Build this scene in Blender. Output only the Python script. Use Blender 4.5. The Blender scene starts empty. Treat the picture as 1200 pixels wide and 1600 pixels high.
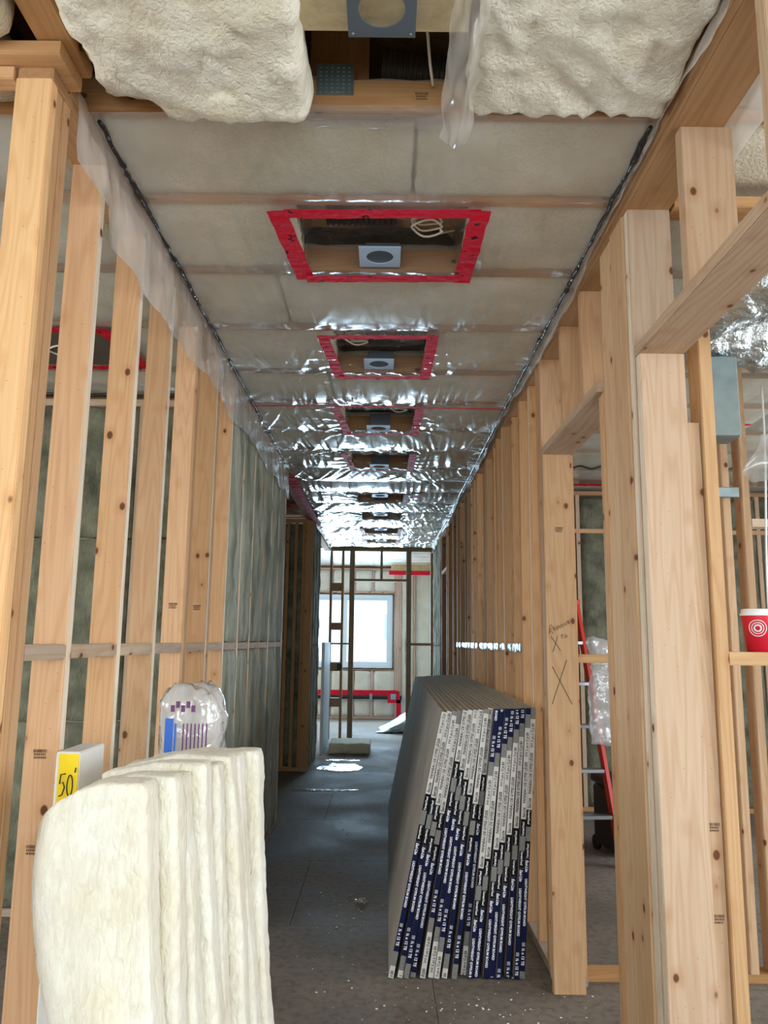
import bpy, bmesh, math, random
import numpy as np
from mathutils import Vector, Matrix, noise
random.seed(7)
PI = math.pi
S = bpy.context.scene
C = S.collection
# ------------------------------------------------------------ camera
cd = bpy.data.cameras.new('camera'); cam = bpy.data.objects.new('camera', cd); C.objects.link(cam)
cd.sensor_fit = 'HORIZONTAL'; cd.sensor_width = 36; cd.lens = 36.0*1221/1200; cd.clip_end = 200; cd.clip_start = 0.02
cam.location = (0.04, 0, 1.46)
cam.rotation_euler = (Matrix.Rotation(math.radians(0.063), 3, 'Z') @ Matrix.Rotation(math.radians(90 + 9.37), 3, 'X') @ Matrix.Rotation(math.radians(0.646), 3, 'Z')).to_euler()
S.camera = cam
# ------------------------------------------------------------ world, lights, exposure
S.view_settings.view_transform = 'Standard'; S.view_settings.look = 'None'
S.view_settings.gamma = 1.0; S.view_settings.use_curve_mapping = False
S.view_settings.exposure = 0.15
S.cycles.max_bounces = 10; S.cycles.diffuse_bounces = 5; S.cycles.transparent_max_bounces = 24
S.cycles.transmission_bounces = 8; S.cycles.sample_clamp_indirect = 6.0
W = bpy.data.worlds.new('sky'); S.world = W; W.use_nodes = True
bg = W.node_tree.nodes['Background']
bg.inputs[0].default_value = (0.68, 0.86, 1.0, 1); bg.inputs[1].default_value = 4.0

def area_light(name, loc, rot, sx, sy, power, col):
    l = bpy.data.lights.new(name, 'AREA'); l.shape = 'RECTANGLE'; l.size = sx; l.size_y = sy
    l.energy = power; l.color = col
    o = bpy.data.objects.new(name, l); C.objects.link(o); o.location = loc; o.rotation_euler = rot
    return o
R = math.radians
area_light('daylight_rear_window', (0.0, -2.2, 1.75), (R(90), 0, 0), 4.2, 1.9, 76, (1.0, 0.985, 0.96))
area_light('daylight_end_window', (-0.45, 15.15, 1.65), (R(-90), 0, 0), 1.7, 1.35, 185, (0.52, 0.78, 1.0))
area_light('daylight_end_side_window', (-4.15, 13.8, 1.6), (R(90), 0, R(-90)), 1.8, 1.5, 110, (0.85, 0.94, 1.0))
area_light('ambient_fill_right', (4.45, 4.2, 1.6), (R(90), 0, R(90)), 3.0, 1.6, 75, (0.9, 0.95, 1.0))  # lamp added in an unseen side opening to keep ambient light plentiful
area_light('ambient_fill_right_front', (4.45, 0.2, 1.6), (R(90), 0, R(90)), 2.4, 1.6, 112, (0.95, 0.97, 1.0))  # added fill from an unseen opening, shining in through the near doorway
area_light('ambient_fill_left', (-4.05, 1.6, 1.6), (R(90), 0, R(-90)), 2.6, 1.6, 60, (1.0, 0.98, 0.95))  # unseen left opening, lamp added for more ambient light

# ------------------------------------------------------------ materials
def srgb(r, g, b):
    f = lambda c: (c/255/12.92) if c/255 <= 0.04045 else ((c/255+0.055)/1.055)**2.4
    return (f(r), f(g), f(b), 1)
def mat(name, col=(.5,.5,.5,1), rough=.8, metal=0, spec=.5):
    m = bpy.data.materials.new(name); m.use_nodes = True
    b = m.node_tree.nodes['Principled BSDF']
    b.inputs['Base Color'].default_value = col; b.inputs['Roughness'].default_value = rough
    b.inputs['Metallic'].default_value = metal; b.inputs['Specular IOR Level'].default_value = spec
    return m, m.node_tree, b
def N(nt, t, **kw):
    n = nt.nodes.new(t)
    for k, v in kw.items():
        if k.startswith('i_'):
            key = k[2:]; key = int(key) if key.isdigit() else key.replace('_', ' ')
            n.inputs[key].default_value = v
        else: setattr(n, k, v)
    return n
def coords(nt, scale=(1,1,1), rand=True):
    tc = N(nt, 'ShaderNodeTexCoord'); mp = N(nt, 'ShaderNodeMapping')
    mp.inputs['Scale'].default_value = scale
    if rand:
        oi = N(nt, 'ShaderNodeObjectInfo'); vm = N(nt, 'ShaderNodeVectorMath', operation='MULTIPLY_ADD')
        vm.inputs[0].default_value = (17.3, 9.1, 31.7)
        nt.links.new(oi.outputs['Random'], vm.inputs[1]); nt.links.new(tc.outputs['Object'], vm.inputs[2])
        nt.links.new(vm.outputs[0], mp.inputs['Vector'])
    else: nt.links.new(tc.outputs['Object'], mp.inputs['Vector'])
    return mp.outputs[0]
def mapr(nt, src, a, b, c=0.0, d=1.0, smooth=False):
    n = N(nt, 'ShaderNodeMapRange'); n.inputs[1].default_value = a; n.inputs[2].default_value = b
    n.inputs[3].default_value = c; n.inputs[4].default_value = d
    if smooth: n.interpolation_type = 'SMOOTHSTEP'
    nt.links.new(src, n.inputs[0]); return n.outputs[0]
def mixc(nt, fac, a, b, mode='MIX'):
    n = N(nt, 'ShaderNodeMix', data_type='RGBA', blend_type=mode)
    for s, v in ((0, fac), (6, a), (7, b)):
        if hasattr(v, 'links'): nt.links.new(v, n.inputs[s])
        else: n.inputs[s].default_value = v
    return n.outputs[2]
def bump(nt, b, h, strength=.3, dist=.01):
    n = N(nt, 'ShaderNodeBump'); n.inputs['Strength'].default_value = strength; n.inputs['Distance'].default_value = dist
    nt.links.new(h, n.inputs['Height']); nt.links.new(n.outputs[0], b.inputs['Normal'])

def wood_material(name='sawn_softwood', fixed=None):
    m, nt, b = mat(name, rough=.72, spec=.25)
    oi = N(nt, 'ShaderNodeObjectInfo')
    c1 = coords(nt, (2.2, 2.2, .16)); n1 = N(nt, 'ShaderNodeTexNoise', i_Scale=4.0, i_Detail=2.0); nt.links.new(c1, n1.inputs['Vector'])
    mu = N(nt, 'ShaderNodeMath', operation='MULTIPLY'); mu.inputs[1].default_value = 95; nt.links.new(n1.outputs[0], mu.inputs[0])
    sn = N(nt, 'ShaderNodeMath', operation='SINE'); nt.links.new(mu.outputs[0], sn.inputs[0])
    ring = mapr(nt, sn.outputs[0], -.2, 1, 0, 1)
    c2 = coords(nt, (60, 60, 1.6)); n2 = N(nt, 'ShaderNodeTexNoise', i_Scale=2.0, i_Detail=4.0); nt.links.new(c2, n2.inputs['Vector'])
    fine = mapr(nt, n2.outputs[0], .35, .7)
    c3 = coords(nt, (1, 1, .7)); v = N(nt, 'ShaderNodeTexVoronoi', i_Scale=10.5); nt.links.new(c3, v.inputs['Vector'])
    knot = mapr(nt, v.outputs['Distance'], .075, .125, 1, 0, True); halo = mapr(nt, v.outputs['Distance'], .08, .34, 1, 0, True)
    c4 = coords(nt, (1, 1, .3)); n4 = N(nt, 'ShaderNodeTexNoise', i_Scale=3.0, i_Detail=3.0); nt.links.new(c4, n4.inputs['Vector'])
    big = mapr(nt, n4.outputs[0], .3, .75)
    c5 = coords(nt); v5 = N(nt, 'ShaderNodeTexVoronoi', i_Scale=38.0); nt.links.new(c5, v5.inputs['Vector'])
    speck = mapr(nt, v5.outputs['Distance'], .045, .07, 1, 0)
    col = mixc(nt, ring, fixed or oi.outputs['Color'], (.80, .68, .56, 1), 'MULTIPLY')
    mxr = nt.nodes[-1]
    rs = N(nt, 'ShaderNodeMath', operation='MULTIPLY'); rs.inputs[1].default_value = .38; nt.links.new(ring, rs.inputs[0]); nt.links.new(rs.outputs[0], mxr.inputs[0])
    fs = N(nt, 'ShaderNodeMath', operation='MULTIPLY'); fs.inputs[1].default_value = .35; nt.links.new(fine, fs.inputs[0])
    col = mixc(nt, fs.outputs[0], col, (.78, .70, .6, 1), 'MULTIPLY')
    bs = N(nt, 'ShaderNodeMath', operation='MULTIPLY'); bs.inputs[1].default_value = .4; nt.links.new(big, bs.inputs[0])
    col = mixc(nt, bs.outputs[0], col, (.85, .78, .72, 1), 'MULTIPLY')
    hs = N(nt, 'ShaderNodeMath', operation='MULTIPLY'); hs.inputs[1].default_value = .35; nt.links.new(halo, hs.inputs[0])
    col = mixc(nt, hs.outputs[0], col, (.75, .5, .32, 1), 'MULTIPLY')
    col = mixc(nt, knot, col, (.13, .055, .022, 1))
    sps = N(nt, 'ShaderNodeMath', operation='MULTIPLY'); sps.inputs[1].default_value = .6; nt.links.new(speck, sps.inputs[0])
    col = mixc(nt, sps.outputs[0], col, (.16, .09, .05, 1))
    nt.links.new(col, b.inputs['Base Color'])
    bump(nt, b, n2.outputs[0], .25, .003)
    return m
WOOD = wood_material(); WOODP = wood_material('pale_edge_wood', (.80, .72, .60, 1))

def fibre_material(name, c1, c2, cs=8.0, fine=90, rough=.95, dist=.012, st=(1, 1, 1)):
    m, nt, b = mat(name, rough=rough, spec=.1)
    v = coords(nt, st); n = N(nt, 'ShaderNodeTexNoise', i_Scale=cs, i_Detail=5.0); nt.links.new(v, n.inputs['Vector'])
    v2 = coords(nt, (1, 1, .35)); n2 = N(nt, 'ShaderNodeTexNoise', i_Scale=fine, i_Detail=6.0, i_Distortion=.8); nt.links.new(v2, n2.inputs['Vector'])
    f = mapr(nt, n.outputs[0], .3, .7); col = mixc(nt, f, c1, c2)
    f2 = mapr(nt, n2.outputs[0], .35, .7, 0, .45); col = mixc(nt, f2, col, (.7, .68, .6, 1), 'MULTIPLY')
    nt.links.new(col, b.inputs['Base Color'])
    ad = N(nt, 'ShaderNodeMath', operation='MULTIPLY_ADD'); ad.inputs[1].default_value = 2.0
    nt.links.new(n.outputs[0], ad.inputs[0]); nt.links.new(n2.outputs[0], ad.inputs[2])
    bump(nt, b, ad.outputs[0], .6, dist)
    b.inputs['Sheen Weight'].default_value = .2
    return m
GLASSWOOL = fibre_material('cream_glass_wool', srgb(240, 239, 230), srgb(226, 220, 198), 5.0, 75, .95, .012)
CEILWOOL = fibre_material('beige_glass_wool', srgb(244, 240, 226), srgb(220, 212, 184), 6)
ROCKWOOL = fibre_material('olive_mineral_wool', srgb(136, 136, 116), srgb(84, 86, 72), 7, 60, .95, .02)
PALEROCK = fibre_material('pale_faced_mineral_wool', srgb(176, 180, 164), srgb(96, 100, 84), 9, 50, .85, .03, (1, 1, .22))

def poly_material(name, milk, tint, gloss_rough, bscale, bstr, fl=1.6, milkcol=(.86, .86, .84, 1)):
    m = bpy.data.materials.new(name); m.use_nodes = True; nt = m.node_tree; nt.nodes.clear()
    out = N(nt, 'ShaderNodeOutputMaterial'); tr = N(nt, 'ShaderNodeBsdfTransparent'); tr.inputs[0].default_value = tint
    df = N(nt, 'ShaderNodeBsdfDiffuse'); df.inputs[0].default_value = milkcol
    tl = N(nt, 'ShaderNodeBsdfTranslucent'); tl.inputs[0].default_value = milkcol
    gl = N(nt, 'ShaderNodeBsdfGlossy'); gl.inputs[0].default_value = (1, 1, 1, 1); gl.inputs['Roughness'].default_value = gloss_rough
    md = N(nt, 'ShaderNodeMixShader'); md.inputs[0].default_value = .4
    nt.links.new(df.outputs[0], md.inputs[1]); nt.links.new(tl.outputs[0], md.inputs[2])
    m1 = N(nt, 'ShaderNodeMixShader')
    v0 = coords(nt, rand=False); nn = N(nt, 'ShaderNodeTexNoise', i_Scale=2.5, i_Detail=3.0); nt.links.new(v0, nn.inputs['Vector'])
    mk = mapr(nt, nn.outputs[0], .3, .7, milk*.6, min(1, milk*1.4)); nt.links.new(mk, m1.inputs[0])
    nt.links.new(tr.outputs[0], m1.inputs[1]); nt.links.new(md.outputs[0], m1.inputs[2])
    v = coords(nt, bscale, False); n = N(nt, 'ShaderNodeTexNoise', i_Scale=1.0, i_Detail=2.0, i_Distortion=.6); nt.links.new(v, n.inputs['Vector'])
    bp = N(nt, 'ShaderNodeBump'); bp.inputs['Strength'].default_value = bstr; bp.inputs['Distance'].default_value = .01
    nt.links.new(n.outputs[0], bp.inputs['Height']); nt.links.new(bp.outputs[0], gl.inputs['Normal'])
    ge = N(nt, 'ShaderNodeNewGeometry'); dt = N(nt, 'ShaderNodeVectorMath', operation='DOT_PRODUCT'); nt.links.new(ge.outputs['Incoming'], dt.inputs[0]); nt.links.new(bp.outputs[0], dt.inputs[1])
    ab = N(nt, 'ShaderNodeMath', operation='ABSOLUTE'); nt.links.new(dt.outputs['Value'], ab.inputs[0])
    su = N(nt, 'ShaderNodeMath', operation='SUBTRACT'); su.inputs[0].default_value = 1.0; nt.links.new(ab.outputs[0], su.inputs[1])
    pw = N(nt, 'ShaderNodeMath', operation='POWER'); pw.inputs[1].default_value = 4.0; nt.links.new(su.outputs[0], pw.inputs[0])
    mm = N(nt, 'ShaderNodeMath', operation='MULTIPLY_ADD'); mm.inputs[1].default_value = .55*fl; mm.inputs[2].default_value = .045*fl; mm.use_clamp = True
    nt.links.new(pw.outputs[0], mm.inputs[0])
    m2 = N(nt, 'ShaderNodeMixShader'); nt.links.new(mm.outputs[0], m2.inputs[0])
    nt.links.new(m1.outputs[0], m2.inputs[1]); nt.links.new(gl.outputs[0], m2.inputs[2]); nt.links.new(m2.outputs[0], out.inputs[0])
    return m
POLY = poly_material('clear_polyethylene', .30, (.95, .95, .95, 1), .2, (20, 2.2, 10), .4, 1.55, (.80, .82, .84, 1))
POLYBOX = poly_material('clear_polyethylene_box', .05, (.95, .95, .95, 1), .1, (25, 25, 25), .5, 1.6)
MILKY = poly_material('milky_polyethylene', .42, (.92, .92, .92, 1), .22, (10, 8, 5), .5, 1.3)
BAG = poly_material('white_bag_film', .5, (.92, .94, .97, 1), .18, (22, 22, 22), .9, 2.0)

def tape_material():
    m, nt, b = mat('red_sheathing_tape', srgb(205, 18, 48), .6, 0, .2)
    v = coords(nt); vo = N(nt, 'ShaderNodeTexVoronoi', i_Scale=17.0); nt.links.new(v, vo.inputs['Vector'])
    dot = mapr(nt, vo.outputs['Distance'], .2, .24, 1, 0)
    n = N(nt, 'ShaderNodeTexNoise', i_Scale=70.0); nt.links.new(v, n.inputs['Vector'])
    hole = mapr(nt, n.outputs[0], .46, .52, 0, 1); mu = N(nt, 'ShaderNodeMath', operation='MULTIPLY'); nt.links.new(dot, mu.inputs[0]); nt.links.new(hole, mu.inputs[1])
    col = mixc(nt, mu.outputs[0], srgb(205, 16, 48), srgb(60, 5, 14)); nt.links.new(col, b.inputs['Base Color'])
    n2 = N(nt, 'ShaderNodeTexNoise', i_Scale=30.0); nt.links.new(v, n2.inputs['Vector']); bump(nt, b, n2.outputs[0], .5, .01)
    return m
TAPE = tape_material()
def simple(name, rgb, rough=.6, metal=0, spec=.5, noise_amt=0, nscale=20, bstr=0, bd=.005):
    m, nt, b = mat(name, srgb(*rgb), rough, metal, spec)
    if noise_amt or bstr:
        v = coords(nt); n = N(nt, 'ShaderNodeTexNoise', i_Scale=nscale, i_Detail=5.0); nt.links.new(v, n.inputs['Vector'])
        if noise_amt:
            c = srgb(*rgb); d = (c[0]*(1-noise_amt), c[1]*(1-noise_amt), c[2]*(1-noise_amt), 1)
            nt.links.new(mixc(nt, mapr(nt, n.outputs[0], .35, .65), c, d), b.inputs['Base Color'])
        if bstr: bump(nt, b, n.outputs[0], bstr, bd)
    return m
SEAL = simple('black_acoustic_sealant', (22, 22, 26), .25, 0, .6, 0, 40, .8, .01)
GALV = simple('galvanised_steel', (150, 168, 172), .42, .75, .5, .2, 14)
BLUEPLATE = simple('blue_grey_plate', (170, 196, 224), .5, .0, .5)
DARKPLATE = simple('slate_grey_plate', (92, 104, 116), .6, .1, .5)
FOIL = simple('silver_foil_sleeve', (205, 215, 218), .28, .85, .5, .15, 18, 1.0, .03)
BLACKP = simple('black_plastic', (20, 21, 23), .5, 0, .5, .1)
WHITEP = simple('white_plastic', (235, 238, 240), .4)
CABLE = simple('white_cable', (222, 214, 196), .5)
REDF = simple('orange_red_fibreglass', (196, 40, 22), .4)
ALU = simple('aluminium', (150, 154, 158), .35, .9)
PAPERG = simple('grey_drywall_paper', (160, 150, 138), .95, 0, .2, .15, 5)
PAPERB = simple('brown_drywall_paper', (206, 186, 148), .95, 0, .2, .15, 30)
CORE = simple('gypsum_core', (224, 220, 212), .95, 0, .1)
T_WHITE = simple('end_tape_white', (190, 186, 180), .6); T_BLACK = simple('end_tape_black', (12, 13, 17), .7, 0, .15)
T_NAVY = simple('end_tape_navy', (10, 19, 54), .7, 0, .15); T_GREY = simple('end_tape_grey', (122, 120, 116), .6, 0, .4, .3, 150)
INKB = simple('black_ink', (22, 20, 22), .7); INKW = simple('white_ink', (226, 226, 230), .6); INKG = simple('faded_stamp_ink', (92, 62, 44), .9)
YEL = simple('yellow_card', (246, 214, 22), .5); CARD = simple('white_carton', (226, 226, 222), .7)
BLUEINK = simple('blue_print', (36, 96, 190), .5); PURPINK = simple('purple_print', (92, 44, 92), .5)
CUPRED = simple('cup_red', (206, 26, 48), .45); CUPPINK = simple('cup_pink', (240, 148, 150), .45)
VINYL = simple('white_vinyl_frame', (214, 228, 240), .4)
HOUSE = simple('neighbour_siding', (232, 232, 228), .8); DARKGL = simple('neighbour_glass', (120, 160, 178), .2)
FOAM = simple('spray_foam', (238, 224, 150), .8, 0, .3, 0, 30, .6)
FOAMBLUE = simple('pale_blue_film_heap', (196, 220, 238), .3, 0, .5, 0, 30, .8)
def floor_material():
    m, nt, b = mat('dusty_subfloor', rough=.8, spec=.18)
    v = coords(nt, rand=False)
    n = N(nt, 'ShaderNodeTexNoise', i_Scale=1.3, i_Detail=6.0); nt.links.new(v, n.inputs['Vector'])
    n2 = N(nt, 'ShaderNodeTexNoise', i_Scale=26.0, i_Detail=6.0); nt.links.new(v, n2.inputs['Vector'])
    col = mixc(nt, mapr(nt, n.outputs[0], .3, .7), srgb(100, 92, 84), srgb(136, 126, 116))
    col = mixc(nt, mapr(nt, n2.outputs[0], .45, .7, 0, .45), col, srgb(66, 58, 50))
    vo = N(nt, 'ShaderNodeTexVoronoi', i_Scale=30.0); nt.links.new(v, vo.inputs['Vector'])
    col = mixc(nt, mapr(nt, vo.outputs['Distance'], .05, .09, 1, 0), col, srgb(170, 166, 158))
    nt.links.new(col, b.inputs['Base Color'])
    nt.links.new(mapr(nt, n.outputs[0], .3, .7, .62, .9), b.inputs['Roughness'])
    bump(nt, b, n2.outputs[0], .3, .006); return m
FLOOR = floor_material()
DECK = simple('osb_deck', (150, 120, 84), .9, 0, .2, .25, 30)
SHEATH = simple('osb_sheathing', (196, 170, 130), .9, 0, .2, .2, 20)
# glass
def glass():
    m = bpy.data.materials.new('window_glass'); m.use_nodes = True; nt = m.node_tree; nt.nodes.clear()
    out = N(nt, 'ShaderNodeOutputMaterial'); tr = N(nt, 'ShaderNodeBsdfTransparent'); gl = N(nt, 'ShaderNodeBsdfGlossy'); gl.inputs['Roughness'].default_value = .02
    fr = N(nt, 'ShaderNodeFresnel'); mx = N(nt, 'ShaderNodeMixShader')
    nt.links.new(fr.outputs[0], mx.inputs[0]); nt.links.new(tr.outputs[0], mx.inputs[1]); nt.links.new(gl.outputs[0], mx.inputs[2]); nt.links.new(mx.outputs[0], out.inputs[0])
    return m
GLASS = glass()

# ------------------------------------------------------------ helpers
def link(o, parent=None):
    C.objects.link(o)
    if parent is not None: o.parent = parent
    return o
def tag(o, label, cat, group=None):
    o['label'] = label; o['category'] = cat
    if group: o['group'] = group
    return o
def thing(name, label, cat, loc=(0,0,0), rz=0, group=None):
    o = bpy.data.objects.new(name, None); o.empty_display_size = .05; C.objects.link(o)
    o.location = loc; o.rotation_euler = (0, 0, rz); return tag(o, label, cat, group)
def structure(name):
    o = bpy.data.objects.new(name, None); o.empty_display_size = .05; C.objects.link(o); o['kind'] = 'structure'; return o
def meshobj(name, bm, m, parent=None, smooth=False, loc=(0,0,0), rot=(0,0,0)):
    me = bpy.data.meshes.new(name); bm.normal_update(); bm.to_mesh(me); bm.free()
    for q in (m if isinstance(m, (list, tuple)) else [m]): me.materials.append(q)
    if smooth:
        for p in me.polygons: p.use_smooth = True
    o = bpy.data.objects.new(name, me); o.location = loc; o.rotation_euler = rot
    return link(o, parent)
def data_obj(name, verts, faces, m, parent=None, smooth=True, loc=(0,0,0)):
    me = bpy.data.meshes.new(name); me.from_pydata([tuple(v) for v in verts], [], faces); me.update()
    me.materials.append(m)
    if smooth: me.polygons.foreach_set('use_smooth', [True]*len(me.polygons))
    o = bpy.data.objects.new(name, me); o.location = loc; return link(o, parent)
def bx(bm, x0, x1, y0, y1, z0, z1, mi=0, bev=0):
    r = bmesh.ops.create_cube(bm, size=1.0); vs = r['verts']
    bmesh.ops.scale(bm, vec=(x1-x0, y1-y0, z1-z0), verts=vs); bmesh.ops.translate(bm, vec=((x0+x1)/2, (y0+y1)/2, (z0+z1)/2), verts=vs)
    fs = set(f for v in vs for f in v.link_faces)
    for f in fs: f.material_index = mi
    if bev:
        es = set(e for v in vs for e in v.link_edges); bmesh.ops.bevel(bm, geom=list(es), offset=bev, segments=1, affect='EDGES')
def box(name, dims, m, parent=None, bev=0.0):
    bm = bmesh.new(); bx(bm, *dims, bev=bev); return meshobj(name, bm, m, parent)
LC = {}
TAN = (.62, .385, .205, 1); PALE = (.57, .425, .30, 1); ORG = (.50, .29, .135, 1); GREYW = (.46, .37, .29, 1); WHT = (.74, .64, .50, 1)
def lumber(name, parent, x0, x1, y0, y1, z0, z1, tint=TAN, jit=.0, lean=(0, 0), pale=False):
    """a sawn board; its length always lies along the mesh's own Z so that the grain follows it"""
    d = [x1-x0, y1-y0, z1-z0]; ax = d.index(max(d))
    if ax == 2: w, t, L, rot = d[0], d[1], d[2], (0, 0, 0)
    elif ax == 0: w, t, L, rot = d[2], d[1], d[0], (0, PI/2, 0)
    else: w, t, L, rot = d[0], d[2], d[1], (PI/2, 0, 0)
    key = (round(w, 3), round(t, 3), round(L, 3), pale)
    me = LC.get(key)
    if me is None:
        bm = bmesh.new(); bx(bm, -w/2, w/2, -t/2, t/2, -L/2, L/2)
        es = [e for e in bm.edges if abs(e.verts[0].co.z-e.verts[1].co.z) > L*.5]
        bmesh.ops.bevel(bm, geom=es, offset=.0028, segments=2, affect='EDGES')
        me = bpy.data.meshes.new('board'); 
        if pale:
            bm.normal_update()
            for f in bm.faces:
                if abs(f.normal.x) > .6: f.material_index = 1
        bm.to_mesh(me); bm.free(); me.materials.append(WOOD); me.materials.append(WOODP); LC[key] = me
    o = bpy.data.objects.new(name, me); o.location = ((x0+x1)/2, (y0+y1)/2, (z0+z1)/2); o.rotation_euler = rot
    v = 1 + random.uniform(-.12, .10); h = random.uniform(-.02, .02)
    o.color = (tint[0]*v+h, tint[1]*v, max(.02, tint[2]*v-h), 1)
    if jit: o.rotation_euler[0] += random.uniform(-jit, jit); o.rotation_euler[1] += random.uniform(-jit, jit)
    if lean != (0, 0): o.rotation_euler[0] += lean[0]; o.rotation_euler[1] += lean[1]
    return link(o, parent)
def fbm(x, y, z, o=3):
    return noise.fractal(Vector((x, y, z)), 0.9, 2.0, o)
def slab(name, x0, x1, y0, y1, z0, z1, m, parent=None, seg=.04, amp=.008, freq=7, rnd=.02, fn=None, bulge=(0,0,0), seed=0, amp2=0, freq2=25, smooth=True):
    """a soft block: subdivided box with rounded, lumpy surface"""
    dx, dy, dz = x1-x0, y1-y0, z1-z0
    n = [max(2, min(90, int(round(d/seg)))) for d in (dx, dy, dz)]
    idx = {}; V = []; Fc = []
    def vid(i, j, k):
        key = (i, j, k)
        if key in idx: return idx[key]
        p = [i/n[0], j/n[1], k/n[2]]; L = (dx, dy, dz); q = []
        for a in range(3): q.append(p[a]*L[a])
        r = min(rnd, min(L)*.49); c = [min(max(q[a], r), L[a]-r) for a in range(3)]
        dv = Vector([q[a]-c[a] for a in range(3)])
        if dv.length > 1e-9:
            l = max(abs(dv[0]), abs(dv[1]), abs(dv[2])); dv = dv.normalized()*l
        w = Vector((x0+c[0]+dv[0], y0+c[1]+dv[1], z0+c[2]+dv[2]))
        s = Vector([(p[a]-.5)*2 for a in range(3)])
        nn = Vector((s[0] if i in (0, n[0]) else 0, s[1] if j in (0, n[1]) else 0, s[2] if k in (0, n[2]) else 0)).normalized()
        w += nn*amp*fbm(w.x*freq+seed, w.y*freq, w.z*freq+seed)
        if amp2: w += nn*amp2*noise.noise(Vector((w.x*freq2+seed, w.y*freq2, w.z*freq2)))
        for a in range(3):
            if bulge[a] and nn[a]: w[a] += math.copysign(1, nn[a])*bulge[a]*math.prod(math.cos(s[b]*PI/2)**.7 if abs(s[b]) < 1 else 0 for b in range(3) if b != a)
        if fn: w = fn(w, p)
        idx[key] = len(V); V.append(w); return idx[key]
    for k in (0, n[2]):
        for i in range(n[0]):
            for j in range(n[1]):
                f = [vid(i, j, k), vid(i, j+1, k), vid(i+1, j+1, k), vid(i+1, j, k)]; Fc.append(f if k == 0 else f[::-1])
    for j in (0, n[1]):
        for i in range(n[0]):
            for k in range(n[2]):
                f = [vid(i, j, k), vid(i+1, j, k), vid(i+1, j, k+1), vid(i, j, k+1)]; Fc.append(f if j == 0 else f[::-1])
    for i in (0, n[0]):
        for j in range(n[1]):
            for k in range(n[2]):
                f = [vid(i, j, k), vid(i, j, k+1), vid(i, j+1, k+1), vid(i, j+1, k)]; Fc.append(f if i == 0 else f[::-1])
    return data_obj(name, V, Fc, m, parent, smooth)
def sheet(name, nu, nv, f, m, parent=None, keep=None):
    V = [f(i/nu, j/nv) for j in range(nv+1) for i in range(nu+1)]
    Fc = []
    for j in range(nv):
        for i in range(nu):
            if keep and not keep((i+.5)/nu, (j+.5)/nv): continue
            a = j*(nu+1)+i; Fc.append([a, a+1, a+nu+2, a+nu+1])
    o = data_obj(name, V, Fc, m, parent, True)
    if keep:
        bm = bmesh.new(); bm.from_mesh(o.data); bmesh.ops.delete(bm, geom=[v for v in bm.verts if not v.link_faces], context='VERTS'); bm.to_mesh(o.data); bm.free()
    return o
def tube(bm, pts, r, seg=8, mi=0, cap=True, rfn=None):
    rings = []; pts = [Vector(p) for p in pts]
    for i, p in enumerate(pts):
        t = (pts[min(i+1, len(pts)-1)]-pts[max(i-1, 0)]).normalized()
        a = t.orthogonal() if not rings else pa - t*pa.dot(t)
        a.normalize(); pa = a; b = t.cross(a); rr = rfn(i, p) if rfn else r
        rings.append([bm.verts.new(p + (a*math.cos(2*PI*k/seg)+b*math.sin(2*PI*k/seg))*rr) for k in range(seg)])
    for i in range(len(rings)-1):
        for k in range(seg):
            f = bm.faces.new([rings[i][k], rings[i][(k+1) % seg], rings[i+1][(k+1) % seg], rings[i+1][k]]); f.material_index = mi; f.smooth = True
    if cap and seg > 2:
        for rr, s in ((rings[0], -1), (rings[-1], 1)):
            try: f = bm.faces.new(rr[::s]); f.material_index = mi
            except ValueError: pass
def lathe(bm, prof, seg=40, mi=0, c=(0,0,0)):
    rings = [[bm.verts.new((c[0]+r*math.cos(2*PI*k/seg), c[1]+r*math.sin(2*PI*k/seg), c[2]+z)) for k in range(seg)] for r, z in prof]
    for i in range(len(rings)-1):
        for k in range(seg):
            f = bm.faces.new([rings[i][k], rings[i][(k+1) % seg], rings[i+1][(k+1) % seg], rings[i+1][k]]); f.material_index = mi; f.smooth = True
FC = {}
def text_geom(s, size, shear=0):
    """flat text as (verts, faces), lying in XY, left aligned on the baseline"""
    key = (s, size, shear)
    if key in FC: return FC[key]
    cu = bpy.data.curves.new('t', 'FONT'); cu.body = s; cu.size = size; cu.resolution_u = 2; cu.fill_mode = 'FRONT'; cu.shear = shear
    cu.offset = size*.028
    o = bpy.data.objects.new('t', cu); C.objects.link(o)
    me = bpy.data.meshes.new_from_object(o)
    r = ([tuple(v.co) for v in me.vertices], [tuple(p.vertices) for p in me.polygons])
    bpy.data.objects.remove(o); bpy.data.curves.remove(cu); bpy.data.meshes.remove(me)
    FC[key] = r; return r
ROOMY = 2.906   # underside of the ceiling framing

# ------------------------------------------------------------ floor: subfloor panels
fl = box('floor', (-4.3, 4.7, -4.2, 16.0, -.06, -.019), DECK); fl['kind'] = 'structure'
row = 0
yy = -4.2
while yy < 15.9:
    y1 = min(yy+1.22, 15.9); xs = [-4.3, -2.87, -.43, 2.01, 4.45, 4.7] if row % 2 else [-4.3, -4.09, -1.65, .27, 2.71, 4.7]
    for a, b in zip(xs[:-1], xs[1:]):
        box('subfloor_panel', (a+.0012, b-.0012, yy+.0012, y1-.0012, -.019, 0), FLOOR, fl, .0008)
    yy += 1.22; row += 1
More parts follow.
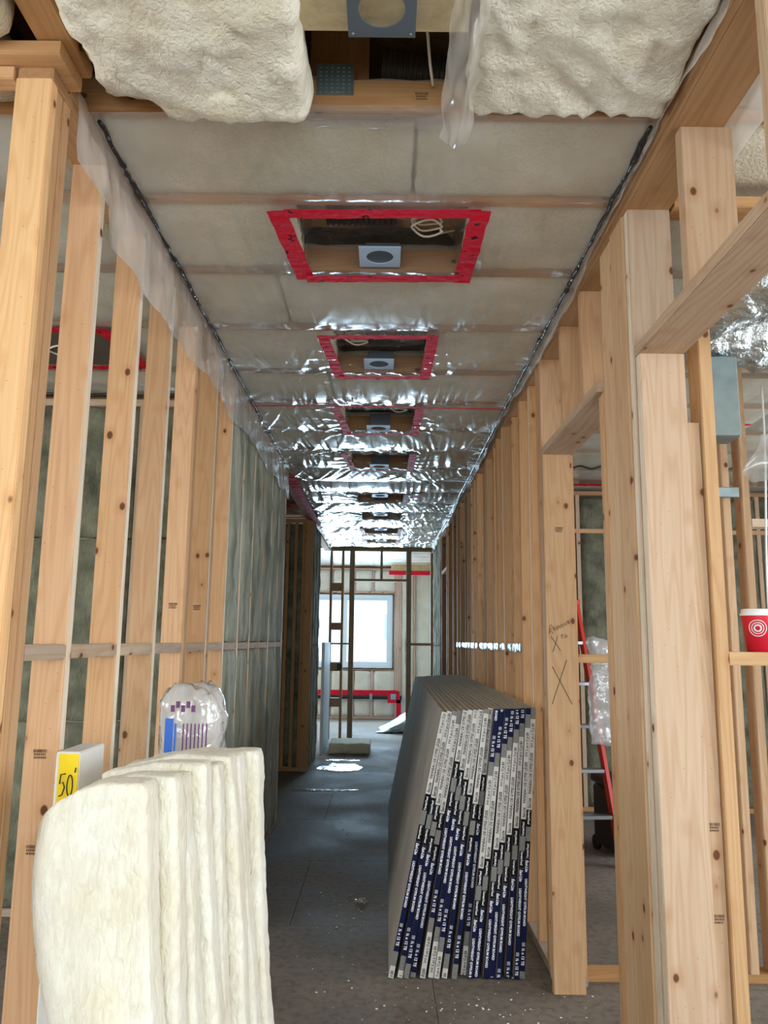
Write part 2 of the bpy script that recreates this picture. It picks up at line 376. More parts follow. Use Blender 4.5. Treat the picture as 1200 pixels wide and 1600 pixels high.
# ------------------------------------------------------------ ceiling: deck, truss chords, batts
ce = box('ceiling', (-4.3, 4.7, -4.2, 16.0, 3.26, 3.28), DECK); ce['kind'] = 'structure'
CH = [-3.7, -3.1, -2.5, -1.9, -1.3, -.7, -.1, .55, 1.25, 1.957, 2.393, 2.906, 3.472, 4.082, 4.64, 5.264, 5.825, 6.439, 6.992, 7.495, 8.103, 8.681, 9.291, 9.886, 10.53, 11.031, 11.529, 12.0, 12.5, 13.0, 13.5, 14.1, 14.7, 15.15]
for i, y in enumerate(CH):
    lumber('truss_chord', ce, -4.25, 4.65, y, y+.038, ROOMY, ROOMY+.10, ORG if i % 2 else TAN)
    if 1 < y < 3:
        for k in range(-6, 7):
            a = (k+.5)*.62; lumber('truss_web', ce, a-.045, a+.045, y+.004, y+.034, ROOMY+.08, ROOMY+.36, ORG, lean=(0, R(38 if k % 2 else -38)))
BOXB = [(10, .60, .02), (12, .45, .01), (14, .45, .0), (16, .46, .0), (19, .46, -.0), (21, .44, 0), (23, .44, 0), (25, .42, 0)]   # bays that hold a light box: chord index, width, centre x
boxbay = {b[0]: b for b in BOXB}
for i in range(8, len(CH)-1):
    y0, y1 = CH[i]+.04, CH[i+1]-.002
    if i == 8: continue                     # the bay with loose hanging batts
    if i in boxbay:
        w = boxbay[i][1]; cx = boxbay[i][2]; spans = [(-.92, cx-w/2-.01), (cx+w/2+.01, .92)]
    else: q = [.34, -.41, .52, -.28, .12][i % 5]; spans = [(-.92, q), (q+.001, .92)]
    for a, b in spans:
        slab('insulation_batt', a, b, y0, y1, ROOMY+.004, ROOMY+.15, CEILWOOL, ce, seg=.05, amp=.007, freq=9, rnd=.03, bulge=(0, 0, .004), seed=i*3.1)
    if y0 < 8:
        for a, b in ((-3.9, -2.45), (-2.44, -.94), (.98, 2.5), (2.51, 4.3)):
            slab('insulation_batt', a, b, y0, y1, ROOMY+.006, ROOMY+.14, CEILWOOL, ce, seg=.12, amp=.008, freq=6, rnd=.03, seed=i*1.7)
# batts in the bays above and behind the camera
for i in range(2, 8):
    for a, b in ((-3.9, -1.6), (-1.58, .3), (.32, 2.3), (2.31, 4.3)):
        slab('insulation_batt', a, b, CH[i]+.04, CH[i+1]-.002, ROOMY+.006, ROOMY+.14, CEILWOOL, ce, seg=.15, amp=.01, freq=5, rnd=.03, seed=i*1.3)
for a, b in ((-3.9, -.96), (.98, 4.3)):
    slab('insulation_batt', a, b, CH[8]+.04, CH[9]-.002, ROOMY+.006, ROOMY+.14, GLASSWOOL, ce, seg=.1, amp=.012, freq=6, rnd=.03, seed=9)

# ------------------------------------------------------------ wall_left
wl = structure('wall_left')
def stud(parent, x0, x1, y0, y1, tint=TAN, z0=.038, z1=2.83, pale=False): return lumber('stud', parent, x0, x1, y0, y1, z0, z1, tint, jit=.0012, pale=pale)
LX0, LX1 = -.889, -.80
stud(wl, LX0, LX1, 1.742, 1.780, (.76, .50, .27, 1)); stud(wl, LX0-.004, LX1-.002, 1.782, 1.820, TAN); stud(wl, LX0, LX1, 1.822, 1.860, TAN)
for i, y in enumerate([2.10, 2.50, 2.882, 3.30, 3.725, 4.13, 4.53, 4.93, 5.33, 5.73, 6.13, 6.49, 6.53]):
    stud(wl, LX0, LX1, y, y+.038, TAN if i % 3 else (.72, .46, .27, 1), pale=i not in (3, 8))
for y in (3.345,): stud(wl, LX0, LX1, y, y+.038, TAN)
stud(wl, LX0, LX1, 3.765, 3.803, TAN)
# second stretch beyond the side passage
for y in (9.14, 9.18, 9.5, 9.9, 10.20): stud(wl, LX0, LX1, y, y+.038, ORG)
lumber('bottom_plate', wl, LX0, LX1, 1.742, 6.57, 0, .038, GREYW); lumber('bottom_plate', wl, LX0, LX1, 9.14, 10.24, 0, .038, GREYW)
lumber('top_plate', wl, LX0, LX1, 1.752, 6.57, 2.83, 2.868, ORG); lumber('top_plate', wl, LX0, LX1, 1.85, 12.10, 2.868, 2.905, TAN)
lumber('top_plate', wl, -2.4, -.768, 1.705, 1.843, 2.869, 2.907, TAN)
lumber('top_plate', wl, -1.6, -.898, 1.745, 1.79, 2.832, 2.868, TAN)
lumber('top_plate', wl, LX0, LX1, 9.14, 12.10, 2.83, 2.867, ORG)
lumber('rim_joist', wl, -.83, -.742, .1, 1.84, 2.909, 2.947, ORG)
ys = [1.860, 2.10, 2.50, 2.882, 3.30, 3.725, 4.13, 4.53, 4.93, 5.33, 5.73, 6.13, 6.49]
for a, b in zip(ys[:-1], ys[1:]):
    a2 = a+.038 if a > 1.9 else a
    if a == 3.30: a2 = 3.383
    if a == 3.725: a2 = 3.803
    lumber('blocking', wl, LX1-.062, LX1+.0, a2+.001, b-.001, 1.404, 1.442, GREYW)
def wallwool(parent, x0, x1, y0, y1, z0, z1, m=ROCKWOOL, seed=0, bul=(.006, 0, 0)):
    return slab('mineral_wool_batt', x0, x1, y0, y1, z0, z1, m, parent, seg=.06, amp=.012, freq=6, rnd=.015, bulge=bul, seed=seed, amp2=.006, freq2=22)
for k, (a, b) in enumerate([(4.168, 4.53), (4.568, 4.93), (4.968, 5.33), (5.368, 5.73), (5.768, 6.13), (6.168, 6.49)]):
    for z0, z1 in ((.04, 1.400), (1.446, 2.825)): wallwool(wl, LX0+.004, LX1+.004, a+.002, b-.002, z0, z1, PALEROCK, k*5+z0, (.012, 0, 0))
for k, (a, b) in enumerate([(9.22, 9.5), (9.54, 9.9), (9.94, 10.20)]):
    for z0, z1 in ((.04, 1.4), (1.405, 2.825)): wallwool(wl, LX0+.004, LX1+.01, a, b, z0, z1, PALEROCK, 30+k+z0)
# ------------------------------------------------------------ wall of the left room (runs across, behind the studs)
wd = structure('wall_left_room')
for i, x in enumerate([-3.9, -3.5, -3.1, -2.66, -2.26, -1.80, -1.40]): lumber('stud', wd, x, x+.038, 4.42, 4.51, .038, 2.80, PALE)
lumber('top_plate', wd, -4.1, -.90, 4.41, 4.51, 2.80, 2.84, PALE); lumber('bottom_plate', wd, -4.1, -.90, 4.42, 4.51, 0, .038, GREYW)
xs = [-3.862, -3.5, -3.462, -3.1, -3.062, -2.66, -2.622, -2.26, -2.222, -1.80, -1.762, -1.40, -1.362, -.91]
for k in range(0, len(xs), 2):
    for z0, z1 in ((.04, 1.0), (1.005, 2.02), (2.025, 2.795)): wallwool(wd, xs[k]+.003, xs[k+1]-.003, 4.425, 4.50, z0, z1, ROCKWOOL, k+z0, (0, .006, 0))
bm = bmesh.new(); tube(bm, [(-4.0+i*.08, 4.405, 2.862+.006*math.sin(i*1.3)) for i in range(40)], .008, 6); meshobj('sealant_bead', bm, SEAL, wd)
# side passage wall facing the camera
ws = structure('wall_side_passage')
for x in (-2.3, -1.9, -1.5, -1.12, -1.02, -.93): lumber('stud', ws, x, x+.038, 9.16, 9.25, .038, 2.83, ORG)
lumber('bottom_plate', ws, -2.4, -.892, 9.16, 9.25, 0, .038, ORG); lumber('top_plate', ws, -2.4, -.892, 9.16, 9.25, 2.83, 2.868, ORG)
for k, (a, b) in enumerate([(-2.26, -1.9), (-1.86, -1.5), (-1.46, -1.12), (-1.08, -1.02), (-.98, -.93)]):
    wallwool(ws, a-.006, b+.006, 9.165, 9.24, .04, 2.82, ROCKWOOL, 50+k, (0, .006, 0))
for a, b in ((-1.862, -1.5), (-1.462, -1.12), (-1.082, -1.02)): lumber('blocking', ws, a, b, 9.145, 9.158, 1.42, 1.458, PALE) if b-a > .1 else None
# ------------------------------------------------------------ wall_right (2x6)
wr = structure('wall_right')
RX0, RX1 = .80, .94
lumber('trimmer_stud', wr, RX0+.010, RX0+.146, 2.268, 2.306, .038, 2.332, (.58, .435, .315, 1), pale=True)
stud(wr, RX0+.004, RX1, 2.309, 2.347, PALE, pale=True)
lumber('stud', wr, RX0+.02, RX1+.02, 1.90, 1.938, 2.372, 2.83, PALE)
lumber('header', wr, RX0+.008, RX0+.146, .2, 2.306, 2.332, 2.372, (.50, .375, .275, 1))
lumber('stud', wr, RX0, RX1, 1.40, 1.438, 2.372, 2.83, PALE)
lumber('backing_board', wr, RX0-.002, RX0+.036, 2.35, 2.49, .038, 2.83, (.66, .46, .29, 1))
lumber('backing_board', wr, RX0+.004, RX0+.042, 2.493, 2.633, .038, 2.83, (.68, .47, .28, 1))
lumber('trimmer_stud', wr, RX0+.004, RX1, 2.636, 2.674, .038, 2.332, TAN)
lumber('trimmer_stud', wr, RX0+.007, RX1, 2.677, 2.715, .038, 2.332, TAN)
lumber('header', wr, RX0-.02, RX1-.02, 2.64, 3.62, 2.332, 2.372, (.50, .36, .25, 1))
for y in (2.9, 3.25): stud(wr, RX0, RX1, y, y+.038, TAN, 2.372)
lumber('trimmer_stud', wr, RX0-.025, RX0+.112, 3.575, 3.613, .0, 2.332, (.53, .335, .175, 1))
lumber('trimmer_stud', wr, RX0-.022, RX1-.03, 3.616, 3.654, .038, 2.332, TAN)
stud(wr, RX0-.012, RX1, 3.66, 3.698, TAN)
y = 3.76; n = 0
STY = []
while y < 9.4:
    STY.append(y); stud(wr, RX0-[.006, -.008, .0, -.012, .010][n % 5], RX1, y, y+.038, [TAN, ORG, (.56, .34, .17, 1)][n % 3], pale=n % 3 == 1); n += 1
    y += [.22, .30, .27, .33][n % 4]
for y in (10.3, 10.34, 10.7, 11.1, 11.5, 11.9, 12.07): stud(wr, RX0, RX1, y, y+.038, ORG)
lumber('header', wr, RX0, RX1, 9.56, 10.3, 2.332, 2.372, TAN)
for y in (9.52,): stud(wr, RX0, RX1, y, y+.038, ORG)
lumber('bottom_plate', wr, RX0, RX1, 3.655, 9.56, 0, .038, GREYW); lumber('bottom_plate', wr, RX0, RX1, 2.308, 2.715, 0, .038, GREYW)
lumber('bottom_plate', wr, RX0, RX1, 10.3, 12.10, 0, .038, GREYW)
lumber('top_plate', wr, RX0, RX1, .1, 6.0, 2.83, 2.868, ORG); lumber('top_plate', wr, RX0, RX1, 6.0, 12.10, 2.83, 2.868, ORG)
lumber('top_plate', wr, RX0+.002, RX1, .1, 12.10, 2.868, 2.905, TAN)
for k, (a, b) in enumerate([(10.38, 10.7), (10.74, 11.1), (11.14, 11.5), (11.54, 11.9)]):
    for z0, z1 in ((.04, 1.4), (1.405, 2.825)): wallwool(wr, RX0-.012, RX1-.03, a, b, z0, z1, PALEROCK, 70+k+z0)
# boarding seen at the back of the studs (next room's lining)
for i, y in enumerate([4.35+.37*k for k in range(13)]):
    lumber('stud', wr, RX1+.002, RX1+.14, y, y+.038, .038, 2.83, ORG)
# foil wrapped blocking between the studs
for a, b in zip(STY[:16], STY[1:17]):
    if a < 4.1: continue
    slab('foil_wrapped_blocking', RX0-.002, RX0+.05, a+.04, b-.002, 1.405, 1.455, FOIL, wr, seg=.015, amp=.004, freq=40, rnd=.006)
# ------------------------------------------------------------ partition running right from the near jamb
wn = structure('wall_right_near')
lumber('jack_stud', wn, .944, .994, 2.30, 2.389, .038, 2.125, (.56, .41, .29, 1))
lumber('stud', wn, .996, 1.036, 2.285, 2.374, .038, 2.83, (.62, .39, .19, 1))
lumber('stud', wn, 1.72, 1.758, 2.285, 2.374, .038, 2.83, TAN)
lumber('blocking', wn, 1.037, 1.719, 2.287, 2.376, 1.402, 1.440, (.62, .40, .21, 1))
lumber('bottom_plate', wn, .948, 2.6, 2.285, 2.374, 0, .038, GREYW); lumber('top_plate', wn, .948, 4.4, 2.285, 2.374, 2.83, 2.868, TAN)
# ------------------------------------------------------------ next partition behind it
wb = structure('wall_right_middle')
lumber('bottom_plate', wb, .945, 4.4, 3.70, 3.789, 0, .038, ORG)
lumber('top_plate', wb, .945, 4.4, 3.70, 3.789, 2.83, 2.868, TAN)
lumber('blocking', wb, .945, 1.66, 3.70, 3.789, 1.37, 1.408, (.52, .34, .18, 1))
for x in (1.665, 1.76, 2.2, 2.6, 3.0): lumber('stud', wb, x, x+.038, 3.70, 3.789, .038, 2.83, (.60, .41, .25, 1))
lumber('blocking', wb, 1.80, 2.2, 3.70, 3.789, 2.02, 2.058, WHT)
# ------------------------------------------------------------ far wall of the right room with mineral wool
wc = structure('wall_right_far')
for i in range(9):
    x = .98+i*.42; lumber('stud', wc, x, x+.038, 7.2, 7.289, .038, 2.83, TAN if i % 2 else PALE)
    wallwool(wc, x+.041, x+.417, 7.21, 7.28, .04, 2.3 if i == 0 else 2.8, ROCKWOOL, i*2.2, (0, .008, 0))
lumber('bottom_plate', wc, .945, 4.5, 7.2, 7.289, 0, .038, ORG); lumber('top_plate', wc, .945, 4.5, 7.2, 7.289, 2.83, 2.868, ORG)
lumber('top_plate', wc, .945, 4.5, 7.19, 7.28, 2.47, 2.51, TAN)
we = structure('wall_right_outer')     # outer wall of the right rooms, with studs, wool and window holes
for y in [2.5+.42*k for k in range(12)]:
    if 2.8 < y < 5.6: continue
    lumber('stud', we, 4.45, 4.54, y, y+.038, .038, 2.83, TAN)
def sheathing(name, axis, pos, a0, a1, holes):
    """outer boarding along one side with window openings (list of a0,a1,z0,z1)"""
    o = structure(name); cur = a0
    def piece(p, q, z0, z1):
        if q-p < .01 or z1-z0 < .01: return
        d = (pos, pos+.02, p, q, z0, z1) if axis == 'x' else (p, q, pos, pos+.02, z0, z1)
        box('sheathing_panel', d, SHEATH, o)
    for h in sorted(holes):
        piece(cur, h[0], -.019, 3.26); piece(h[0], h[1], -.019, h[2]); piece(h[0], h[1], h[3], 3.26); cur = h[1]
    piece(cur, a1, -.019, 3.26); return o
sheathing('wall_left_outer', 'x', -4.3, -4.2, 15.9, [(.3, 2.9, .8, 2.4), (12.9, 14.7, .85, 2.35)])
sheathing('wall_right_sheathing', 'x', 4.66, -4.2, 15.9, [(-1.0, 1.4, .8, 2.4), (2.7, 5.7, .8, 2.4)])
sheathing('wall_rear', 'y', -2.45, -4.28, 4.66, [(-2.35, 1.95, .75, 2.75)])
sheathing('wall_end_sheathing', 'y', 15.44, -4.28, 4.66, [(-1.55, .21, .95, 2.345)])
for i, y in enumerate([2.45+.4*k for k in range(8)]):
    wallwool(we, 4.55, 4.64, y, y+.38, 2.41 if 2.6 < y < 5.7 else .04, 2.8, ROCKWOOL, i*3.3)

# ------------------------------------------------------------ end frame across the corridor
wf = structure('wall_end_frame')
FY0, FY1 = 12.12, 12.21; BACKLIT = (.34, .24, .15, 1)  # end frame tint darkened, its backlit shade is put into the colour
lumber('top_plate', wf, -.80, .80, FY0, FY1, 2.84, 2.878, BACKLIT); lumber('top_plate', wf, -.80, .80, FY0, FY1, 2.879, 2.905, BACKLIT)
for a, b in ((-.80, -.762), (-.62, -.582), (-.495, -.457), (-.456, -.418), (.385, .423), (.424, .462), (.762, .80)): lumber('stud', wf, a, b, FY0, FY1, 0, 2.84, BACKLIT)
lumber('header', wf, -.418, .385, FY0, FY1, 2.37, 2.408, BACKLIT); lumber('cripple_stud', wf, -.02, .018, FY0, FY1, 2.408, 2.84, BACKLIT)
for z0, z1 in ((2.21, 2.34), (1.62, 1.73), (1.40, 1.425), (1.00, 1.13), (.47, .60)): lumber('blocking', wf, -.762, -.62, FY0, FY1, z0, z1, BACKLIT)
lumber('blocking', wf, -.582, -.495, FY0, FY1, 1.40, 1.425, BACKLIT); lumber('blocking', wf, .462, .762, FY0, FY1, 1.395, 1.433, BACKLIT)
box('outlet_box', (-.66, -.585, FY0-.03, FY0, 1.02, 1.11), BLACKP, wf, .004)
# ------------------------------------------------------------ window wall of the end room
wz = structure('wall_far')
WY = 15.3
PK = (.66, .45, .33, 1)
for x in (-2.3, -1.9, -1.62, -1.0, -.56, -.19, .26, .30, .345, .62, 1.0, 1.4, 1.8):
    if x < .23 and x > -1.6:
        lumber('stud', wz, x, x+.038, WY, WY+.13, .038, .90, PK); lumber('stud', wz, x, x+.038, WY, WY+.13, 2.40, 2.83, PK)
    else: lumber('stud', wz, x, x+.038, WY, WY+.13, .038, 2.83, PK)
lumber('window_sill_plate', wz, -1.58, .24, WY, WY+.13, .905, .94, PK); lumber('header', wz, -1.58, .24, WY, WY+.13, 2.36, 2.40, PK)
lumber('bottom_plate', wz, -2.5, 2.2, WY, WY+.13, 0, .038, PK); lumber('top_plate', wz, -2.5, 2.2, WY, WY+.13, 2.83, 2.868, PK)
bays = [(-1.58, -1.0), (-.96, -.56), (-.52, -.19), (-.15, .26)]
for k, (a, b) in enumerate(bays):
    slab('insulation_batt', a+.003, b-.003, WY+.005, WY+.12, .04, .895, GLASSWOOL, wz, seg=.08, amp=.01, rnd=.02, seed=k)
    slab('insulation_batt', a+.003, b-.003, WY+.005, WY+.12, 2.405, 2.825, GLASSWOOL, wz, seg=.08, amp=.01, rnd=.02, seed=k)
for k, (a, b) in enumerate([(-2.26, -1.9), (-1.86, -1.62), (.385, .62), (.66, 1.0), (1.04, 1.4), (1.44, 1.8)]):
    slab('insulation_batt', a+.003, b-.003, WY+.005, WY+.12, .04, 2.82, GLASSWOOL, wz, seg=.1, amp=.01, rnd=.02, seed=k)
sheet('wall_poly', 60, 50, lambda u, v: (-2.4+4.5*u, WY-.012-.006*noise.noise(Vector((u*9, v*5, 3))), .03+2.82*v), poly_material('wall_polyethylene', .14, (.95, .94, .95, 1), .2, (4, 4, 4), .3, 1.2), wz,
      keep=lambda u, v: not (-1.58 < -2.4+4.5*u < .26 and .90 < .03+2.82*v < 2.39))
# window
wi = structure('window_1')
def ring(name, x0, x1, z0, z1, w, y0, y1, m, par):
    bm = bmesh.new(); bx(bm, x0, x0+w, y0, y1, z0, z1); bx(bm, x1-w, x1, y0, y1, z0, z1); bx(bm, x0+w, x1-w, y0, y1, z0, z0+w); bx(bm, x0+w, x1-w, y0, y1, z1-w, z1)
    return meshobj(name, bm, m, par)
ring('window_frame', -1.55, .21, .95, 2.345, .06, WY+.0, WY+.12, VINYL, wi)
ring('sash', -.72, .15, 1.01, 2.285, .05, WY+.03, WY+.09, VINYL, wi)
ring('sash', -1.49, -.72, 1.01, 2.285, .05, WY+.03, WY+.09, VINYL, wi)
box('window_pane', (-.67, .10, WY+.058, WY+.062, 1.06, 2.235), GLASS, wi); box('window_pane', (-1.44, -.77, WY+.058, WY+.062, 1.06, 2.235), GLASS, wi)
bm = bmesh.new(); P = [(-1.57, WY-.02, .935), (.225, WY-.02, .93), (.227, WY-.02, 2.36), (-1.57, WY-.02, 2.365)]
for a, b in zip(P[:-1], P[1:]):
    tube(bm, [Vector(a).lerp(Vector(b), t/20)+Vector((0, 0, .005*math.sin(t*2.1))) for t in range(21)], .009, 6)
meshobj('sealant_bead', bm, SEAL, wi)
# end room side walls
wg = structure('wall_end_room_right')
for k in range(7): lumber('stud', wg, 1.6, 1.69, 12.3+.42*k, 12.338+.42*k, .038, 2.83, PK)
lumber('bottom_plate', wg, 1.6, 1.69, 12.3, 15.28, 0, .038, PK)
for k in range(7): slab('insulation_batt', 1.6, 1.68, 12.342+.42*k, 12.715+.42*k, .04, 2.82, GLASSWOOL, wg, seg=.1, amp=.01, rnd=.02, seed=k)
# neighbouring house
nh = thing('house', 'pale house wall with small window seen through the end window', 'house', (0, 24, 0))
box('wall', (-8, 8, 0, .2, -1, 7), HOUSE, nh); box('window', (.02, .42, -.03, 0, 1.45, 2.3), VINYL, nh); box('pane', (.06, .38, -.04, -.03, 1.49, 2.26), DARKGL, nh)
gr = box('ground', (-30, 30, -30, 40, -1.06, -1.0), simple('ground_gravel', (170, 168, 164), .9, 0, .2, .2, 3)); gr['kind'] = 'structure'

# ------------------------------------------------------------ ceiling polyethylene over the corridor
vb = thing('ceiling_vapour_barrier', 'clear shiny plastic sheet stretched over corridor ceiling batts', 'plastic sheet', (0, 0, 0))
holes = []
for i, w, cx in BOXB: holes.append((cx-w/2, cx+w/2, CH[i]+.05, CH[i+1]-.02))
Y0, Y1 = 1.955, 12.1
def ceil_poly(u, v):
    x = -.80+1.6*u; y = Y0+(Y1-Y0)*v
    j = max(k for k in range(len(CH)) if CH[k] <= y or k == 0); t = (y-CH[j]-.019)/(CH[j+1]-CH[j])
    e = max(0.0, math.sin(PI*min(max(t, 0), 1)))
    z = ROOMY-.006-.016*e
    deep = min(1.0, max(.25, (y-2.2)/2.5))
    # pleats that start at the chords, random slant per bay
    sl = .9*math.sin(j*2.3)+.5
    a = noise.noise(Vector((x*7+y*sl*2.2, y*.5+j*5.1, 1.7)))
    b = noise.noise(Vector((x*19-y*sl*3, y*.9+j*3.7, 7.7)))
    c = noise.noise(Vector((x*3+y*sl, y*1.3+j*2.1, 3.1)))
    z -= deep*(.012*max(0, 1-abs(a)*5)**1.5*(.3+.7*e)*(.4+abs(c)*2) + .006*max(0, 1-abs(b)*4)*(.35+.65*e) + .006*c)
    # pleats fanning out from the staples along each chord
    for jj in (j, j+1):
        yj = CH[jj]+.019; dy = y-yj; q0 = int((x+.8)/.17)
        for q in (q0-1, q0, q0+1, q0+2):
            h1 = noise.cell(Vector((q*1.7, jj*3.3, .5))); h2 = noise.cell(Vector((q*2.9, jj*1.3, 9.5)))
            if h2 > .72: continue
            dx = x-(-.8+(q+.5+.6*(h1-.5))*.17); r = math.hypot(dx, dy)
            if r > .5 or r < 1e-4: continue
            an = math.atan2(dx, abs(dy)+.02)
            z -= deep*.016*(.4+h1)*math.exp(-r/.16)*min(1, r/.035)*max(0, math.cos(an*(4+3*h2)+h1*9))**5
    # gathers along both walls
    g = max(0, (abs(x)-.60)/.2); z -= deep*g*.02*abs(noise.noise(Vector((x*7, y*9, 4.2))))
    for hx0, hx1, hy0, hy1 in holes:     # radiating creases round each opening
        if hy0-.35 < y < hy1+.35 and hx0-.4 < x < hx1+.4:
            dx = max(hx0-x, 0, x-hx1); dy = max(hy0-y, 0, y-hy1); d = math.hypot(dx, dy)
            an = math.atan2(y-(hy0+hy1)/2, x-(hx0+hx1)/2)
            z -= deep*.012*math.exp(-d/.14)*max(0, math.sin(an*17+j))
    return (x, y, z)
def khole(u, v):
    x = -.80+1.6*u; y = Y0+(Y1-Y0)*v
    return not any(a < x < b and c < y < d for a, b, c, d in holes)
sheet('film', 150, 900, ceil_poly, POLY, vb, khole)
def flap(name, x, drop, y0, y1, side, label, seed, m=MILKY, n=220):
    def f(u, v):
        y = y0+(y1-y0)*u; d = drop(y)
        k = noise.noise(Vector((y*5, v*1.5, seed))); k2 = noise.noise(Vector((y*17, v*3, seed+4)))
        return (x+side*(.012+.02*v+.02*v*k+.006*k2), y, ROOMY-.008-d*v*(1+.18*noise.noise(Vector((y*3.1, 0, seed)))))
    o = sheet(name, n, 14, f, m); return tag(o, label, 'plastic sheet')
flap('plastic_flap', -.80, lambda y: .30-.012*(y-1.9) if y > 2.1 else .20, 1.86, 6.55, 1, 'milky plastic flap hanging over tops of the left wall studs', 3.3)
flap('plastic_flap', .80, lambda y: .085+.03*math.sin(y*2.3), 1.0, 12.08, -1, 'narrow wrinkled plastic edge along top of the right wall', 8.1, MILKY, 500)
flap('plastic_flap', -.80, lambda y: .10, 9.2, 12.08, 1, 'short plastic flap at ceiling edge just before the end doorway', 5.7, MILKY, 120)
def bead(label, x, y0, y1, seed):
    bm = bmesh.new(); n = int((y1-y0)/.025)
    pts = [(x+.006*noise.noise(Vector((i*.31, seed, 0))), y0+i*.025, ROOMY-.020+.006*noise.noise(Vector((i*.23, seed, 5)))) for i in range(n+1)]
    tube(bm, pts, .008, 7, rfn=lambda i, p: .006+.006*abs(noise.noise(Vector((i*.45, seed, 2))))*1.6)
    return tag(meshobj('sealant_bead', bm, SEAL, None), label, 'sealant')
bead('black sealant line along the left ceiling edge', -.772, 1.98, 6.5, 1.0)
bead('black sealant line along the right ceiling edge', .772, 1.98, 12.0, 6.0)
f_ = sheet('plastic_flap', 40, 10, lambda u, v: (.965+.015*v+.01*noise.noise(Vector((u*6, v*3, 2))), .9+1.35*u, 2.905-.15*v*(1+.25*noise.noise(Vector((u*5, 0, 7))))), MILKY)
tag(f_, 'milky plastic flap on room side of the right wall top plate', 'plastic sheet')
# side room sheets
def flat_poly(name, label, x0, x1, y0, y1, seed, nx=60, ny=80):
    f = lambda u, v: (x0+(x1-x0)*u, y0+(y1-y0)*v, ROOMY-.01-.014*abs(noise.noise(Vector(((x0+(x1-x0)*u)*4+seed, (y0+(y1-y0)*v)*2.2, seed))))-.006*abs(noise.noise(Vector(((x0+(x1-x0)*u)*14, (y0+(y1-y0)*v)*9, seed)))))
    return tag(sheet(name, nx, ny, f, POLY), label, 'plastic sheet')
flat_poly('ceiling_plastic_sheet', 'plastic sheet on ceiling of the room behind left studs', -4.1, -.95, 1.96, 4.39, 2.0)
flat_poly('ceiling_plastic_sheet', 'plastic sheet on ceiling of the room behind right post', .98, 4.4, 2.4, 7.15, 4.0, 60, 110)
flat_poly('ceiling_plastic_sheet', 'plastic sheet on ceiling at the side passage opening', -2.4, -.83, 6.6, 9.1, 6.0)
flat_poly('ceiling_plastic_sheet', 'plastic sheet on the end room ceiling beyond the doorway', -2.4, 1.58, 12.25, 15.26, 9.0)

# ------------------------------------------------------------ light boxes
def strip(bm, a, b, w, z, seed=0, crinkle=.003):
    a = Vector(a); b = Vector(b); d = (b-a); n = max(4, int(d.length/.03)); t = d.normalized(); s = Vector((-t.y, t.x, 0))
    prev = None
    for i in range(n+1):
        p = a+d*(i/n)+s*.006*noise.noise(Vector((i*.4, seed, 1)))
        zz = z+crinkle*noise.noise(Vector((i*.8, seed, 3)))
        q = [bm.verts.new((p.x+s.x*k*w/2, p.y+s.y*k*w/2, zz+dz)) for k, dz in ((-1, 0), (1, 0), (1, .0015), (-1, .0015))]
        if prev:
            for k in range(4): bm.faces.new([prev[k], prev[(k+1) % 4], q[(k+1) % 4], q[k]])
        prev = q
def plate_mesh(bm, cx, cy, w, h, r, z, th=.003, seg=32):
    """square plate with a round hole"""
    def sq(a):
        c, s = math.cos(a), math.sin(a); k = 1/max(abs(c), abs(s)); return (cx+c*k*w/2, cy+s*k*h/2)
    top = []; 
    for zz in (z, z+th):
        o_ = [bm.verts.new((*sq(2*PI*(i+.5)/seg if False else 2*PI*i/seg), zz)) for i in range(seg)]
        i_ = [bm.verts.new((cx+r*math.cos(2*PI*i/seg), cy+r*math.sin(2*PI*i/seg), zz)) for i in range(seg)]
        top.append((o_, i_))
    for i in range(seg):
        j = (i+1) % seg
        bm.faces.new([top[0][0][i], top[0][1][i], top[0][1][j], top[0][0][j]]); bm.faces.new([top[1][0][i], top[1][0][j], top[1][1][j], top[1][1][i]])
        bm.faces.new([top[0][0][i], top[0][0][j], top[1][0][j], top[1][0][i]]); bm.faces.new([top[0][1][i], top[1][1][i], top[1][1][j], top[0][1][j]])
def coil(bm, cx, cy, z, r, n=3, rr=.004):
    pts = [(cx+(r+.006*math.sin(t*.7))*math.cos(t*.35), cy+(r*.8)*math.sin(t*.35), z+.0012*t+.004*math.sin(t)) for t in range(int(18*n))]
    tube(bm, pts, rr, 6)
